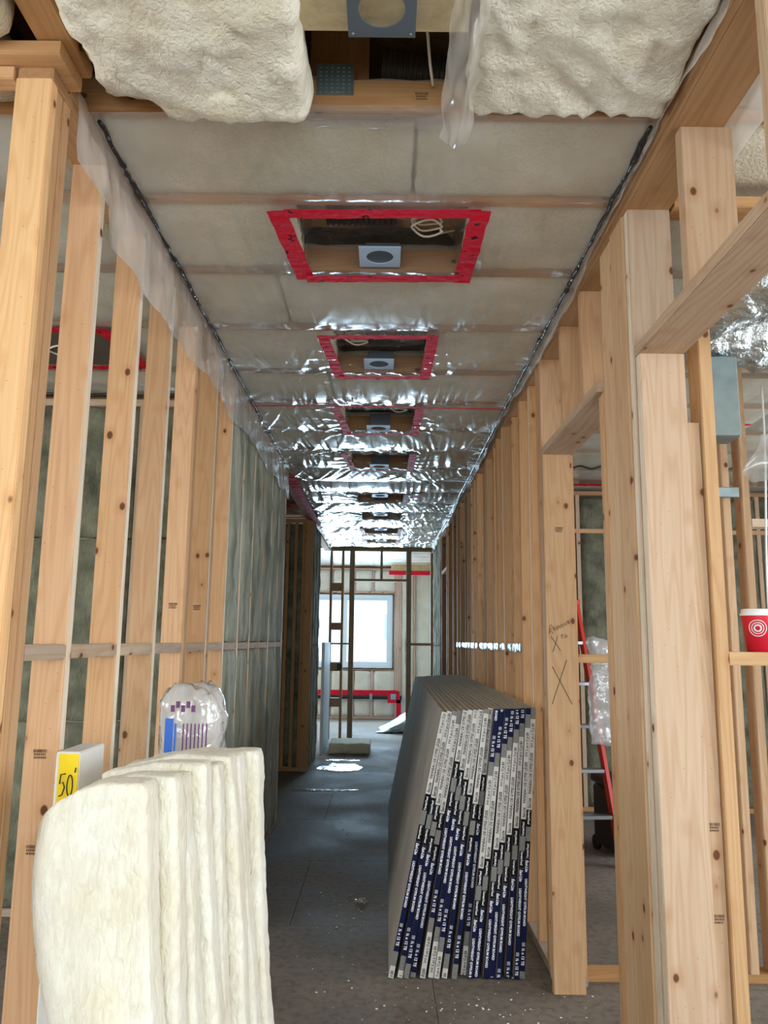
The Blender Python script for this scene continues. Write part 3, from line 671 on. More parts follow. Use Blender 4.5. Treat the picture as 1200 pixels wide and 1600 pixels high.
def light_box(i, w, cx, label, tapes=(1,1,1,1), plate_y=.16, tw=.055):
    y0, y1 = CH[i]+.05, CH[i+1]-.02; x0, x1 = cx-w/2, cx+w/2
    L = thing('light_box', label, 'light box', (cx, (y0+y1)/2, ROOMY), 0, 'taped light boxes along the corridor ceiling'); ox, oy, oz = L.location
    def rel(o): o.location = (o.location.x-ox, o.location.y-oy, o.location.z-oz); return o
    z = ROOMY-.032
    e = .028
    nms = [((x0-.02-tw/2, y0-e, 0), (x0+.03-tw/2, y1+e, 0)), ((x0-.03, y0-e*.4, 0), (x1+.03, y0-e*.9, 0)), ((x1+tw/2-.005, y0-e*1.6, 0), (x1+.015, y1+e*1.4, 0)), ((x0, y1+.02, 0), (x1, y1+.005, 0))]
    for k, (a, b) in enumerate(nms):
        if tapes[k]:
            bm = bmesh.new(); strip(bm, a, b, tw*(1 if k % 2 == 0 else .8), z-.001*k, i+k); rel(meshobj('red_tape', bm, TAPE, L))
    # clear recess
    bm = bmesh.new(); h = .17
    def wall(f, n=14, m=8):
        g = [[bm.verts.new(f(a/n, b/m)) for a in range(n+1)] for b in range(m+1)]
        for b in range(m):
            for a in range(n): fc = bm.faces.new([g[b][a], g[b][a+1], g[b+1][a+1], g[b+1][a]]); fc.smooth = True
    wob = lambda a, b, s: .010*noise.noise(Vector((a*9, b*2.5, s+i)))
    zb = ROOMY-.028
    wall(lambda a, b: (x0+.012+wob(a, b, 1)+b*.01, y0+(y1-y0)*a, zb+h*b)); wall(lambda a, b: (x1-.012+wob(a, b, 2)-b*.01, y0+(y1-y0)*a, zb+h*b))
    wall(lambda a, b: (x0+(x1-x0)*a, y0+.004+wob(a, b, 3)*.4, zb+h*b)); wall(lambda a, b: (x0+(x1-x0)*a, y1-.004+wob(a, b, 4)*.4, zb+h*b))
    wall(lambda a, b: (x0+(x1-x0)*a, y0+(y1-y0)*b, zb+h+wob(a, b, 5)))
    rel(meshobj('poly_recess', bm, POLYBOX, L, True))
    bm = bmesh.new(); py = y1-.09 if plate_y > 0 else y0+.1; plate_mesh(bm, cx-.01, py, .158, .158, .052, ROOMY+(.004 if i < 14 else -.022), .004); rel(meshobj('fixture_plate', bm, BLUEPLATE, L))
    bm = bmesh.new(); bx(bm, cx-.07, cx+.07, y1-.03, y1+.014, ROOMY+.012, ROOMY+.10, bev=.004); rel(meshobj('junction_box', bm, DARKPLATE, L))
    bm = bmesh.new(); s = 1 if i % 4 == 2 else -1; coil(bm, cx+s*w*.27, y0+.20, ROOMY+.03, .055)
    tube(bm, [(cx+s*w*.27+.05, y0+.2, ROOMY+.035), (cx+s*w*.36, y0+.25, ROOMY+.05), (cx+s*w*.45, y0+.3, ROOMY+.09)], .004, 6); rel(meshobj('cable', bm, CABLE, L))
    bm = bmesh.new(); fx = cx-s*w*.12
    tube(bm, [(fx-.13+.005*k, y0+.17, ROOMY+.085) for k in range(52)], .05, 14, rfn=lambda k, p: .05 if k % 4 < 2 else .044); rel(meshobj('flex_duct', bm, BLACKP, L))
    bm = bmesh.new(); bx(bm, x0+.02, x1-.02, y0+.02, y1-.02, ROOMY+.165, ROOMY+.18); rel(meshobj('backing_board', bm, simple('brown_board', (140, 108, 70), .9) if 'brown_board' not in bpy.data.materials else bpy.data.materials['brown_board'], L))
    return L
LB = ['red taped light box nearest the camera, the widest opening', 'second red taped light box, with heavily crumpled left tape', 'third light box from camera, on the red cross seam',
      'fourth light box from camera, with sagging rounded opening', 'fifth light box from camera, next to small red patch', 'sixth light box from camera, dark opening without side tape',
      'seventh light box from camera, with cloudy plastic front', 'farthest light box, just before the end doorway']
TP = [(1,1,1,1), (1,1,1,1), (1,0,1,1), (1,0,1,1), (0,0,1,0), (0,0,0,0), (1,0,1,1), (1,0,1,0)]
for k, (i, w, cx) in enumerate(BOXB):
    if k == 0: light_box(i, w, cx, LB[k], TP[k], 1, .068)
    else: light_box(i, w, cx, LB[k], TP[k], 1 if k < 4 else -1)
# loose red tape strips
def tape(label, a, b, w, z, seed): 
    bm = bmesh.new(); strip(bm, a, b, w, z, seed, .006); return tag(meshobj('red_tape_strip', bm, TAPE), label, 'tape')
tape('thin red tape seam across the ceiling left of third light box', (-.79, 4.62, 0), (-.25, 4.60, 0), .022, ROOMY-.034, 1)
tape('thin red tape seam across the ceiling right of third light box', (-.25, 4.60, 0), (.79, 4.63, 0), .022, ROOMY-.036, 2)
tape('wide red tape along ceiling edge at the side passage', (-.79, 6.6, 0), (-.79, 9.6, 0), .09, ROOMY-.05, 3)
tape('small red tape patch beside fifth light box', (.30, 7.55, 0), (.44, 7.57, 0), .10, ROOMY-.036, 4)
tape('short red tape strip across the side passage ceiling, nearer', (-1.6, 6.75, 0), (-.86, 6.75, 0), .1, ROOMY-.04, 5)
tape('red tape strip across the side passage ceiling, farther', (-1.6, 8.2, 0), (-.86, 8.2, 0), .16, ROOMY-.04, 6)
tape('red tape seam across ceiling of the right room', (1.0, 4.9, 0), (2.4, 4.9, 0), .04, ROOMY-.04, 7)
tape('red tape near the far wall of the right room', (1.0, 6.9, 0), (2.4, 6.9, 0), .10, ROOMY-.04, 8)
# left room light box
lb = thing('light_box', 'red taped light box on ceiling of room behind left studs', 'light box', (-1.56, 3.72, ROOMY-.03))
for k, (a, b) in enumerate([((-.32, -.26, 0), (.3, -.24, 0)), ((.27, -.26, 0), (.33, .26, 0)), ((-.32, .25, 0), (.3, .24, 0)), ((-.3, -.26, 0), (-.33, .26, 0))]):
    bm = bmesh.new(); strip(bm, a, b, .055, -.002*k, k+30, .008); meshobj('red_tape', bm, TAPE, lb)
bm = bmesh.new(); bx(bm, -.28, .28, -.22, .22, .005, .02); meshobj('dark_recess_panel', bm, simple('recess_brown', (88, 78, 66), .9), lb)
bm = bmesh.new(); coil(bm, 0, .02, -.012, .09, 3, .005); meshobj('cable', bm, CABLE, lb)

# ------------------------------------------------------------ open bay near the camera
def hang_left(w, p):
    s = .10*max(0, p[1]-.35)**1.3*(1-.55*abs(p[0]-.62)*2) if p[2] < .99 else 0
    w.z -= s*(1-p[2])
    if p[2] < .5: w.z -= .010*max(0, 1-abs(noise.noise(Vector((w.x*6+w.y*5, w.y*2-w.x*2, 1))))*5)+.004*max(0, 1-abs(noise.noise(Vector((w.x*17-w.y*14, w.y*5, 6))))*4)+.015*noise.noise(Vector((w.x*5, w.y*5, 2)))
    if p[1] > .9: w.y += .05*noise.noise(Vector((w.x*9, 0, 2))) - .22*max(0, .35-p[0])
    elif p[1] > .4: w.y -= .22*max(0, .35-p[0])*(p[1]-.4)*2
    return w
o = slab('insulation_batt', -.70, -.175, .85, 1.87, ROOMY-.06, ROOMY+.10, GLASSWOOL, None, seg=.018, amp=.02, freq=7, rnd=.035, fn=hang_left, seed=4, amp2=.008, freq2=26)
tag(o, 'big fluffy white batt sagging from ceiling at upper left', 'insulation batt')
def hang_right(w, p):
    if p[2] < .5: w.z -= .02*noise.noise(Vector((w.x*5, w.y*5, 8)))+.012*max(0, 1-abs(noise.noise(Vector((w.x*7-w.y*6, w.y*2.5+w.x*2, 3))))*5)+.004*max(0, 1-abs(noise.noise(Vector((w.x*20+w.y*9, w.y*6, 6))))*4)
    if p[1] > .9: w.y += .02*noise.noise(Vector((w.x*20, 0, 2)))
    return w
o = slab('insulation_batt',   .25, .785, .85, 1.94, ROOMY-.03, ROOMY+.10, GLASSWOOL, None, seg=.018, amp=.012, freq=8, rnd=.03, fn=hang_right, seed=11, amp2=.008, freq2=24)
tag(o, 'white batt filling the open ceiling bay at upper right', 'insulation batt')
o = slab('insulation_batt', -.735, -.50, 1.45, 1.93, ROOMY+.0, ROOMY+.12, CEILWOOL, None, seg=.03, amp=.02, freq=9, rnd=.03, seed=14, amp2=.008)
tag(o, 'yellowish batt tucked behind the sagging white one', 'insulation batt')
o = slab('insulation_batt', -1.9, -.86, .9, 1.68, ROOMY-.03, ROOMY+.12, CEILWOOL, None, seg=.04, amp=.01, freq=9, rnd=.03, seed=15)
tag(o, 'beige batt in the top left corner above the plates', 'insulation batt')
ob = thing('light_fixture_bracket', 'slate mounting plate with round hole in the open ceiling bay', 'mounting plate', (0.02, 1.60, ROOMY))
bm = bmesh.new(); plate_mesh(bm, 0, 0, .162, .17, .055, .0, .004); meshobj('plate', bm, DARKPLATE, ob)
bm = bmesh.new()
for sx in (-1, 1):
    for sy in (-1, 1):
        bm = bmesh.new(); lathe(bm, [(0.0001, -.003), (.004, -.002), (.004, .0)], 10, 0, (sx*.07, sy*.074, 0)); meshobj('screw', bm, ALU, ob)
# open bay contents
o = box('bay_lining_board', (-.19, .23, 1.22, 1.70, ROOMY+.030, ROOMY+.036), simple('tan_lining', (206, 192, 156), .7, 0, .3, .12, 40, .5)); tag(o, 'tan lining board above the mounting plate in open bay', 'board')
bm = bmesh.new(); tube(bm, [(.02+.004*k, 2.06, ROOMY+.215-.0004*k) for k in range(60)], .05, 16, rfn=lambda k, p: .055 if k % 4 < 2 else .048)
tag(meshobj('flex_duct', bm, simple('dark_duct_film', (74, 68, 64), .35)), 'black ribbed flexible duct behind the nail plate joist', 'duct')
bm = bmesh.new(); bx(bm, -.163, -.06, 1.951, 1.9555, ROOMY+.05, ROOMY+.145)
for r_ in range(7):
    for c_ in range(6): bx(bm, -.155+c_*.016, -.149+c_*.016, 1.949, 1.9512, ROOMY+.056+r_*.0125, ROOMY+.064+r_*.0125)
o = meshobj('nail_plate', bm, GALV); tag(o, 'galvanised nail plate on the joist by the hanging batt', 'nail plate')
bm = bmesh.new(); tube(bm, [(.12, 1.75, ROOMY+.24), (.135, 1.81, ROOMY+.16), (.15, 1.90, ROOMY+.10), (.16, 1.94, ROOMY+.07)], .004, 6)
tag(meshobj('cable', bm, CABLE), 'white cable hanging in the open ceiling bay', 'cable')
lumber('truss_web', ce, -.19, -.02, 2.02, 2.058, ROOMY+.10, ROOMY+.36, ORG)
slabo = slab('insulation_batt', -.05, .24, 2.02, 2.36, ROOMY+.06, ROOMY+.165, CEILWOOL, ce, seg=.04, amp=.01, seed=3)
o = sheet('plastic_strip', 16, 60, lambda u, v: (.18+.085*u+.015*noise.noise(Vector((u*3, v*7, 1))), 1.2+.80*v, ROOMY-.045+.03*noise.noise(Vector((u*4, v*5, 2)))-.03*math.sin(PI*u)), MILKY)
tag(o, 'torn plastic strip hanging between open bay and right batt', 'plastic sheet')
o = sheet('plastic_strip', 30, 20, lambda u, v: (-.21+.40*u, 1.90+.10*v, ROOMY-.02-.006*abs(noise.noise(Vector((u*14, v*3, 1))))), POLY)
tag(o, 'clear plastic edge stapled under the nail plate joist', 'plastic sheet')

# ------------------------------------------------------------ batt stack on the floor, lower left
NB = 8
ordn = ['front', 'second', 'third', 'fourth', 'fifth', 'sixth', 'seventh', 'rearmost']
yb = 1.655
for k in range(NB):
    th = [.105, .090, .085, .09, .085, .09, .095, .10][k]; t = (yb-1.655)/.70
    xr = -.437+.126*t+[0, .006, -.006, .008, -.003, .004, -.004, .004][k]
    xl = [-.700, -.61, -.62, -.63, -.63, -.63, -.63, -.625][k]; H = [1.168, 1.165, 1.150, 1.166, 1.15, 1.16, 1.15, 1.148][k]
    def fn(w, p, k=k):
        w.x += .105*(1-p[2])*(.55+.45*p[0])
        w.x += .006*math.sin(p[2]*6+k*2)*(p[0])
        if k == 0:
            q = max(0, .66-p[0])/.66
            w.y += .15*q**1.7; w.z -= .10*q**1.4*p[2]; w.x += -.03*q*math.sin(p[2]*8+1)
            w.y += .020*math.exp(-((p[0]-.42+.18*(p[2]-.5))/.09)**2)*(1 if p[1] < .5 else 0) + .006*noise.noise(Vector((w.x*14, w.z*9, 2)))+.004*noise.noise(Vector((w.x*40, w.z*30, 5)))
            w.y -= .03*math.exp(-((p[2]-.5)/.22)**2)*math.exp(-((p[0]-.6)/.3)**2)
        elif p[0] < .5: w.z -= .05*(.5-p[0])
        return w
    o = slab('insulation_batt', xl, xr, yb, yb+th-.006, .0, H, GLASSWOOL, None, seg=.014, amp=.004, freq=8, rnd=.009 if k else .012, fn=fn, seed=k*7.3, amp2=.003, freq2=55)
    tag(o, f'cream insulation batt, {ordn[k]} of the standing pile at left' if k else 'front batt of standing pile at left, with broad face toward camera', 'insulation batt', 'insulation batts standing by the left wall')
    o.color = [(1, 1, 1, 1), (.95, .95, .93, 1), (1, .985, .9, 1), (.93, .95, .96, 1), (.98, .97, .88, 1), (.95, .97, 1, 1), (1, 1, 1, 1), (.97, .98, 1, 1)][k]
    yb += th
# carton with yellow label
ct = thing('tall_carton', 'tall narrow white carton with yellow handwritten label behind batt pile', 'box', (-.766, 2.16, 0), R(0))
bm = bmesh.new(); bx(bm, -.030, .031, -.08, .10, 0.0, 1.17, bev=.004); meshobj('carton', bm, CARD, ct)
bm = bmesh.new(); bx(bm, -.020, .030, -.084, -.0805, .98, 1.165); meshobj('yellow_label', bm, YEL, ct)
bm = bmesh.new()
def stroke(bm, pts, r, off):  # pen line as a flat ribbon-like thin tube
    tube(bm, [(p[0], off, p[1]) for p in pts], r, 5)
five = [(.000, 1.117), (-.012, 1.115), (-.014, 1.092), (-.005, 1.096), (-.001, 1.084), (-.006, 1.066), (-.014, 1.062)]
zero = [(.012+.007*math.cos(t*PI/8), 1.088+.026*math.sin(t*PI/8)) for t in range(17)]
stroke(bm, five, .0016, -.0855); stroke(bm, zero, .0016, -.0855); stroke(bm, [(.025, 1.132), (.023, 1.120)], .0016, -.0855)
meshobj('handwriting', bm, INKB, ct)
# insulation bag behind the pile
bg_ = thing('insulation_bag', 'crumpled clear bag with blue print standing behind the batt pile', 'bag', (-.58, 2.62, 0))
def bagfn(w, p):
    tp = p[2]; s = 1-.35*max(0, tp-.9)*10*abs(p[0]-.5); w.x = w.x*(1-.5*max(0, tp-.93)*8*.4)
    w.x += .03*noise.noise(Vector((w.z*7, p[1]*3, 1))); w.y += .03*noise.noise(Vector((w.z*6, p[0]*5, 6))); w.z += .02*noise.noise(Vector((p[0]*6, p[1]*4, 2)))*tp
    return w
slab('bag_film', -.095, .095, -.09, .10, 0.002, 1.31, BAG, bg_, seg=.02, amp=.02, freq=9, rnd=.06, fn=bagfn, seed=5, amp2=.006, freq2=30)
bm = bmesh.new(); bx(bm, -.055, -.030, -.118, -.116, .9, 1.215); bx(bm, -.026, -.020, -.118, -.116, .9, 1.20); meshobj('blue_print', bm, BLUEINK, bg_)
bm = bmesh.new()
for k in range(7): bx(bm, .0+k*.012, .004+k*.012, -.118, -.116, 1.10+.01*(k % 3), 1.20)
meshobj('print_lines', bm, PURPINK, bg_)
bm = bmesh.new()
for k in range(5): bx(bm, -.04+k*.016, -.028+k*.016, -.118, -.116, 1.235+.012*(k % 2), 1.255+.012*(k % 2))
meshobj('purple_print', bm, PURPINK, bg_)

# ------------------------------------------------------------ drywall stack
def end_strip_geometry(phase, L, w):
    """end tape printed along a bundle; returns coloured sections and letters, s measured down from the top"""
    seq = [('white', .40), ('black', .075), ('grey', .06), ('black', .075), ('navy', .47), ('grey', .06)]
    secs, s = [], -phase-(1.14 if phase < 0 else 0)
    while s < L:
        for nme, ln in seq:
            a, b = max(s, 0), min(s+ln, L)
            if b-a > .002: secs.append((nme, a, b, s))
            s += ln
    return secs
def put(bm, geom, fn, mi, lim):
    V, Fs = geom; vs = []
    for v in V:
        q = fn(v[0], v[1]); vs.append(q)
    if not vs: return
    if min(q[1] for q in vs) < 0 or max(q[1] for q in vs) > lim:      # cut words at the board's end letter by letter
        Fs = [f for f in Fs if all(0.003 < vs[i][1] < lim-.003 for i in f)]
    used = {}
    for f in Fs:
        ids = []
        for i in f:
            if i not in used: used[i] = bm.verts.new((vs[i][0], -.0012, -vs[i][1]))
            ids.append(used[i])
        try: fc = bm.faces.new(ids); fc.material_index = mi
        except ValueError: pass
NBD = 18; BL = 1.16; BT = .0254
for k in range(NBD):
    xb = .088+k*(.668-.088)/(NBD-1) + (.012 if k in (9, 10) else 0); xt = .325+k*(.738-.325)/(NBD-1)
    xb += .006*math.sin(k*1.7)
    ang = math.asin((xt-xb)/BL); w = BT*.90
    y0 = 3.71+[0, .004, -.003, .009, .002, .006][k % 6] + (.03 if k in (9,) else 0)
    nm = ['outermost', 'second', 'third', 'fourth', 'fifth', 'sixth', 'seventh', 'eighth', 'ninth', 'tenth', 'eleventh', 'twelfth', 'thirteenth', 'fourteenth', 'fifteenth', 'sixteenth', 'seventeenth', 'innermost'][k]
    lab = 'outermost drywall pair of leaning stack, its grey face toward the aisle' if k == 0 else ('innermost drywall pair of the leaning stack, against the studs' if k == NBD-1 else f'pair of taped drywall sheets, {nm} from the aisle in leaning stack')
    B = thing('drywall_bundle', lab, 'drywall', (xb, y0, .004), 0, 'drywall pairs leaning against the right wall'); B.rotation_euler = (0, ang, R(-.35))
    for s_ in (0, 1):
        bm = bmesh.new(); bx(bm, -w/2+s_*w/2+.0003, s_*w/2-.0003, .0, 3.64, 0, BL, 0)
        for f in bm.faces:
            if abs(f.normal.x) < .5 and abs(f.normal.y) > .5: f.material_index = 1
            if f.normal.z > .5: f.material_index = 2
        bmesh.ops.bevel(bm, geom=[e for e in bm.edges if abs(e.verts[0].co.y-e.verts[1].co.y) > 1], offset=.0026, segments=1, affect='EDGES')
        meshobj('drywall_sheet', bm, [PAPERG, CORE, PAPERB], B)
    ph = [.03, .0, .02, .06, .27, .20, .16, .30, .24, .12, 1.10, 1.12, .99+.05, 1.03, .98, .94, .92, .98][k] if k < NBD else 0
    ph = {0: .03, 1: .01, 2: -.02, 3: -.06, 4: .17, 5: .13, 6: .09, 7: .02, 8: -.02, 9: .10, 10: .84, 11: .88, 12: .92, 13: .95, 14: .985, 15: 1.01, 16: 1.05, 17: 1.09}[k]
    secs = end_strip_geometry(ph, BL, w)
    cols = {'white': 0, 'black': 1, 'grey': 2, 'navy': 3}
    bm = bmesh.new()
    for nme, a, b, s in secs: bx(bm, -w/2, w/2, -.0009, -.0001, BL-b+.0003, BL-a-.0003, cols[nme])
    meshobj('end_tape', bm, [T_WHITE, T_BLACK, T_GREY, T_NAVY], B)
    bm = bmesh.new()
    first = not (len([q for q in secs if q[0] == 'black']) and secs[0][0] in ('grey', 'black') and secs[0][0] == 'grey')
    for nme, a, b, s in secs:
        if nme == 'white':
            put(bm, text_geom('PANNEAU DE GYPSE L\u00c9GER', .0175, .15), lambda x, y, s=s: (-y+.0062, s+.332-x*.84), 0, BL)
            put(bm, text_geom('\u00bd po x 12 pi BA', .0175, .15), lambda x, y, s=s: (-y+.0062, s+.104-x*.72), 0, BL)
            put(bm, text_geom('Easi-Lite', .0185, .25), lambda x, y, s=s: (-y+.0066, s+.394-x*.7), 0, BL)
            for (u0, u1, v0, v1) in ((-.006, .006, .1085, .1115), (-.006, .006, .1225, .1255), (-.003, .003, .1145, .1195)):
                put(bm, ([(u0, v0), (u1, v0), (u1, v1), (u0, v1)], [(0, 1, 2, 3)]), lambda x, y, s=s: (x, s+y), 0, BL)
        elif nme == 'black':
            if first: put(bm, text_geom('CertainTeed', .0125, 0), lambda x, y, s=s: (-y+.0045, s+.0715-x*.92), 1, BL)
            else: put(bm, text_geom('CertainTeed', .0125, 0), lambda x, y, s=s: (y-.0045, s+.0035+x*.92), 1, BL)
            first = not first
        elif nme == 'navy':
            put(bm, text_geom('Easi-Lite', .0185, .25), lambda x, y, s=s: (y-.0066, s+.006+x*.8), 1, BL)
            put(bm, text_geom('LIGHTWEIGHT GYPSUM BOARD', .0150, 0), lambda x, y, s=s: (y-.0055, s+.085+x*.92), 1, BL)
            put(bm, text_geom('\u00bd x 12 TE', .0175, 0), lambda x, y, s=s: (y-.0062, s+.374+x*.95), 1, BL)
            for (u0, u1, v0, v1) in ((-.006, .006, .352, .3535), (-.006, .006, .3645, .366), (-.006, -.0045, .352, .366), (.0045, .006, .352, .366), (-.002, .002, .357, .361)):
                put(bm, ([(u0, v0), (u1, v0), (u1, v1), (u0, v1)], [(0, 1, 2, 3)]), lambda x, y, s=s: (x, s+y), 1, BL)
    for v in bm.verts: v.co.z += BL
    meshobj('lettering', bm, [INKB, INKW], B)['kind'] = 'stuff'
# ------------------------------------------------------------ marks on the lumber
mk = thing('pencil_marks', 'handwritten word Remove and crosses in black marker on door post', 'writing', (.845, 3.5735, 1.17))
def write_text(s, size, loc, parent, m, name='lettering', yaw=0, tilt=0, flat='y'):
    V, Fs = text_geom(s, size, .3 if flat == 'y' else 0); bm = bmesh.new(); vs = [bm.verts.new((v[0]*math.cos(tilt)-v[1]*math.sin(tilt), 0, v[0]*math.sin(tilt)+v[1]*math.cos(tilt))) for v in V]
    for f in Fs:
        try: bm.faces.new([vs[i] for i in f])
        except ValueError: pass
    return meshobj(name, bm, m, parent, loc=loc)
def lines(parent, name, polys, m, r=.0012):
    bm = bmesh.new()
    for pl in polys: tube(bm, [(p[0], 0, p[1]) for p in pl], r, 5)
    return meshobj(name, bm, m, parent)
lines(mk, 'remove_word', [
    [(-.055, .33), (-.053, .365), (-.045, .372), (-.040, .36), (-.052, .348), (-.038, .333)],
    [(-.036, .348), (-.028, .356), (-.033, .362), (-.037, .352), (-.030, .343)],
    [(-.022, .346), (-.020, .366), (-.014, .352), (-.010, .370), (-.004, .355)],
    [(.004+.006*math.cos(t), .368+.007*math.sin(t)) for t in [0, 1, 2, 3, 4, 5, 6.3]],
    [(.014, .382), (.020, .368), (.028, .390)], [(.032, .378), (.040, .386), (.036, .394), (.031, .384), (.040, .374)]], INKB, .0009)
lines(mk, 'small_cross', [[(-.048, .318), (-.006, .255)], [(-.018, .322), (-.040, .250)], [(-.004, .322), (.006, .33), (.000, .312), (.010, .312)], [(.020+.005*math.cos(t), .320+.008*math.sin(t)) for t in [0, 1.6, 3.1, 4.7, 6.3]]], INKB, .0009)
lines(mk, 'large_cross', [[(-.045, .185), (.04, .02)], [(.02, .215), (-.05, .02)]], INKB, .0011)
def stamp(x, y, z, n, label):
    st = thing('lumber_stamp', label, 'stamp', (x, y, z)); bm = bmesh.new(); rr = random.Random(n)
    for k in range(14):
        bx(bm, -.018+k*.0026, -.018+k*.0026+rr.choice([.0008, .0014]), -.0004, 0, .0, .008)
    for q in range(2):
        cur = -.016
        while cur < .014:
            ww = rr.uniform(.002, .004); bx(bm, cur, cur+ww*.7, -.0004, 0, -.007-q*.008, -.002-q*.008); cur += ww*1.3
    meshobj('stamp_mark', bm, INKG, st); return st
for n, (x, y, z, lb_) in enumerate([(-.845, 2.0985, 1.165, 'grade stamp on second left stud, above batt pile'), (-.845, 2.0985, .93, 'grade stamp on second left stud, beside batt pile'),
    (-.845, 3.2985, 1.60, 'grade stamp high on left stud, fifth from the front post'), (-.845, 3.7235, 1.61, 'grade stamp high on left stud, farther of two'), (.968, 2.2985, .96, 'grade stamp on short brown jack stud'), (.968, 2.2985, .72, 'lower grade stamp on short brown jack stud'),
    (.845, 3.5735, 1.98, 'grade stamp high on the marked door post'), (.13, 1.9560, 2.96, 'grade stamp on the joist over open bay')]): stamp(x, y, z, n, lb_)

# ------------------------------------------------------------ cup on blocking
cp = thing('paper_cup', 'red and white paper coffee cup with lid on stud blocking', 'cup', (1.146, 2.330, 1.4405)); cp.scale = (1.1, 1.1, 1.1)
bm = bmesh.new(); lathe(bm, [(.0001, .004), (.029, .004), (.0295, 0), (.031, 0), (.0415, .098)], 48)
for f in bm.faces:
    c = f.calc_center_median(); a = math.degrees(math.atan2(c.y, c.x))
    f.material_index = 1 if -78 < a < 70 else 0
meshobj('cup_body', bm, [CUPRED, CUPPINK], cp)
bm = bmesh.new(); lathe(bm, [(.0425, .095), (.045, .096), (.045, .101), (.0415, .103), (.041, .112), (.037, .1135), (.036, .108), (.0001, .108)], 48); meshobj('lid', bm, WHITEP, cp)
bm = bmesh.new()
def cupp(a, z, off=.0006):
    r = .031+(.0415-.031)*z/.098+off; return (r*math.cos(a), r*math.sin(a), z)
a0 = R(-118)
for rr in (.008, .0145, .021):
    tube(bm, [cupp(a0+rr/.037*math.cos(t*PI/12), .062+rr*math.sin(t*PI/12)) for t in range(25)], .0013 if rr > .008 else .0024, 5)
for k in range(7):
    tube(bm, [cupp(R(-72)+k*.10+.12*math.sin(t*.45+k*.3), .02+.0065*t) for t in range(10)], .0008, 4)
meshobj('ring_pattern', bm, INKW, cp)
# ------------------------------------------------------------ ducts and such in the right room
def foil_tube(label, pts, r, seed):
    bm = bmesh.new(); P = []
    for a, b in zip(pts[:-1], pts[1:]):
        for t in range(40): P.append(Vector(a).lerp(Vector(b), t/40))
    tube(bm, P, r, 28)
    for v in bm.verts: v.co += Vector((noise.noise(v.co*16+Vector((seed, 0, 0))), noise.noise(v.co*16+Vector((0, seed, 0))), noise.noise(v.co*16+Vector((0, 0, seed)))))*.018
    return tag(meshobj('insulated_duct', bm, FOIL), label, 'duct')
foil_tube('crinkled silver insulated duct running across the right room', [(1.26, 2.9, 2.66), (2.0, 2.92, 2.66), (2.8, 2.95, 2.66)], .14, 1)
foil_tube('silver insulated duct slanting up under the near header', [(1.14, 2.62, 2.60), (1.30, 2.45, 2.66), (1.75, 2.15, 2.78)], .10, 5)
o = box('galvanised_duct_boot', (1.255, 1.355, 2.80, 2.92, 2.22, 2.53), GALV, None, .004); tag(o, 'grey galvanised vertical duct boot beside orange stud', 'duct')
bm = bmesh.new(); bx(bm, 1.52, 1.72, 3.640, 3.657, 2.15, 2.20, bev=.003); tag(meshobj('metal_strap', bm, GALV), 'galvanised strap across studs in the right room', 'strap')
o = sheet('plastic_roll', 30, 16, lambda u, v: (1.70+.9*u, 3.45+.10*math.sin(v*5)+.02*noise.noise(Vector((u*8, v*3, 1))), 2.18+.32*u+.20*v+.03*noise.noise(Vector((u*7, v*2, 4)))), MILKY)
tag(o, 'white plastic sheet sagging in upper right corner of right room', 'plastic sheet')
o = box('white_batten', (1.93, 1.965, 3.10, 3.12, .3, 1.62), simple('pale_batten', (216, 204, 180), .8)); tag(o, 'pale upright batten behind the paper cup', 'batten')
o.location.z = -.3
bm = bmesh.new(); tube(bm, [(1.84, 3.64, 2.7-.05*k) if k < 60 else (1.84, 3.64, 0) for k in range(50)], .005, 6, rfn=None)
for v in bm.verts: v.co.x += .02*math.sin(v.co.z*3)
tag(meshobj('cable', bm, WHITEP), 'white cable running down studs at the right edge', 'cable')
bm = bmesh.new(); tube(bm, [(.99+.03*k, 5.9, 2.80+.012*math.sin(k*1.1)) for k in range(60)], .008, 6); tag(meshobj('cable', bm, BLACKP), 'black cable strung under ceiling of right room', 'cable')
# pipes on the far wall right of frame: ladder
ld = thing('step_ladder', 'red fibreglass step ladder leaning behind the marked post', 'ladder', (1.47, 5.45, 0), R(6))
def rail(name, a, b, m):
    bm = bmesh.new(); a = Vector(a); b = Vector(b); d = (b-a).normalized(); s = Vector((1, 0, 0)); n_ = d.cross(s).normalized()
    vs = []
    for p in (a, b):
        for u, v in ((-.012, -.035), (.012, -.035), (.012, .035), (-.012, .035)): vs.append(bm.verts.new(p+s*u+n_*v))
    for f in ((0, 1, 2, 3), (7, 6, 5, 4), (0, 4, 5, 1), (1, 5, 6, 2), (2, 6, 7, 3), (3, 7, 4, 0)): bm.faces.new([vs[i] for i in f])
    return meshobj(name, bm, m, ld)
HL = 1.75
rail('rail', (.16, 0, .02), (.05, .42, HL), REDF); rail('rail', (-.42, 0, .02), (-.36, .42, HL), REDF)
rail('rear_rail', (.10, .95, .02), (.03, .50, HL-.02), REDF); rail('rear_rail', (-.40, .95, .02), (-.34, .50, HL-.02), REDF)
for k in range(1, 6):
    t = k/6; zz = .02+(HL-.02)*t; yy = .42*t
    box('step', (-.41+.06*t, .14-.10*t, yy-.035, yy+.045, zz-.012, zz+.012), ALU, ld, .002)
box('top_cap', (-.38, .07, .38, .56, HL-.01, HL+.03), REDF, ld, .005)
for zz in (.25, .6, 1.0): box('rear_brace', (-.40, .09, .94-.45*zz/1.7-.01, .94-.45*zz/1.7+.01, zz-.012, zz+.012), ALU, ld)
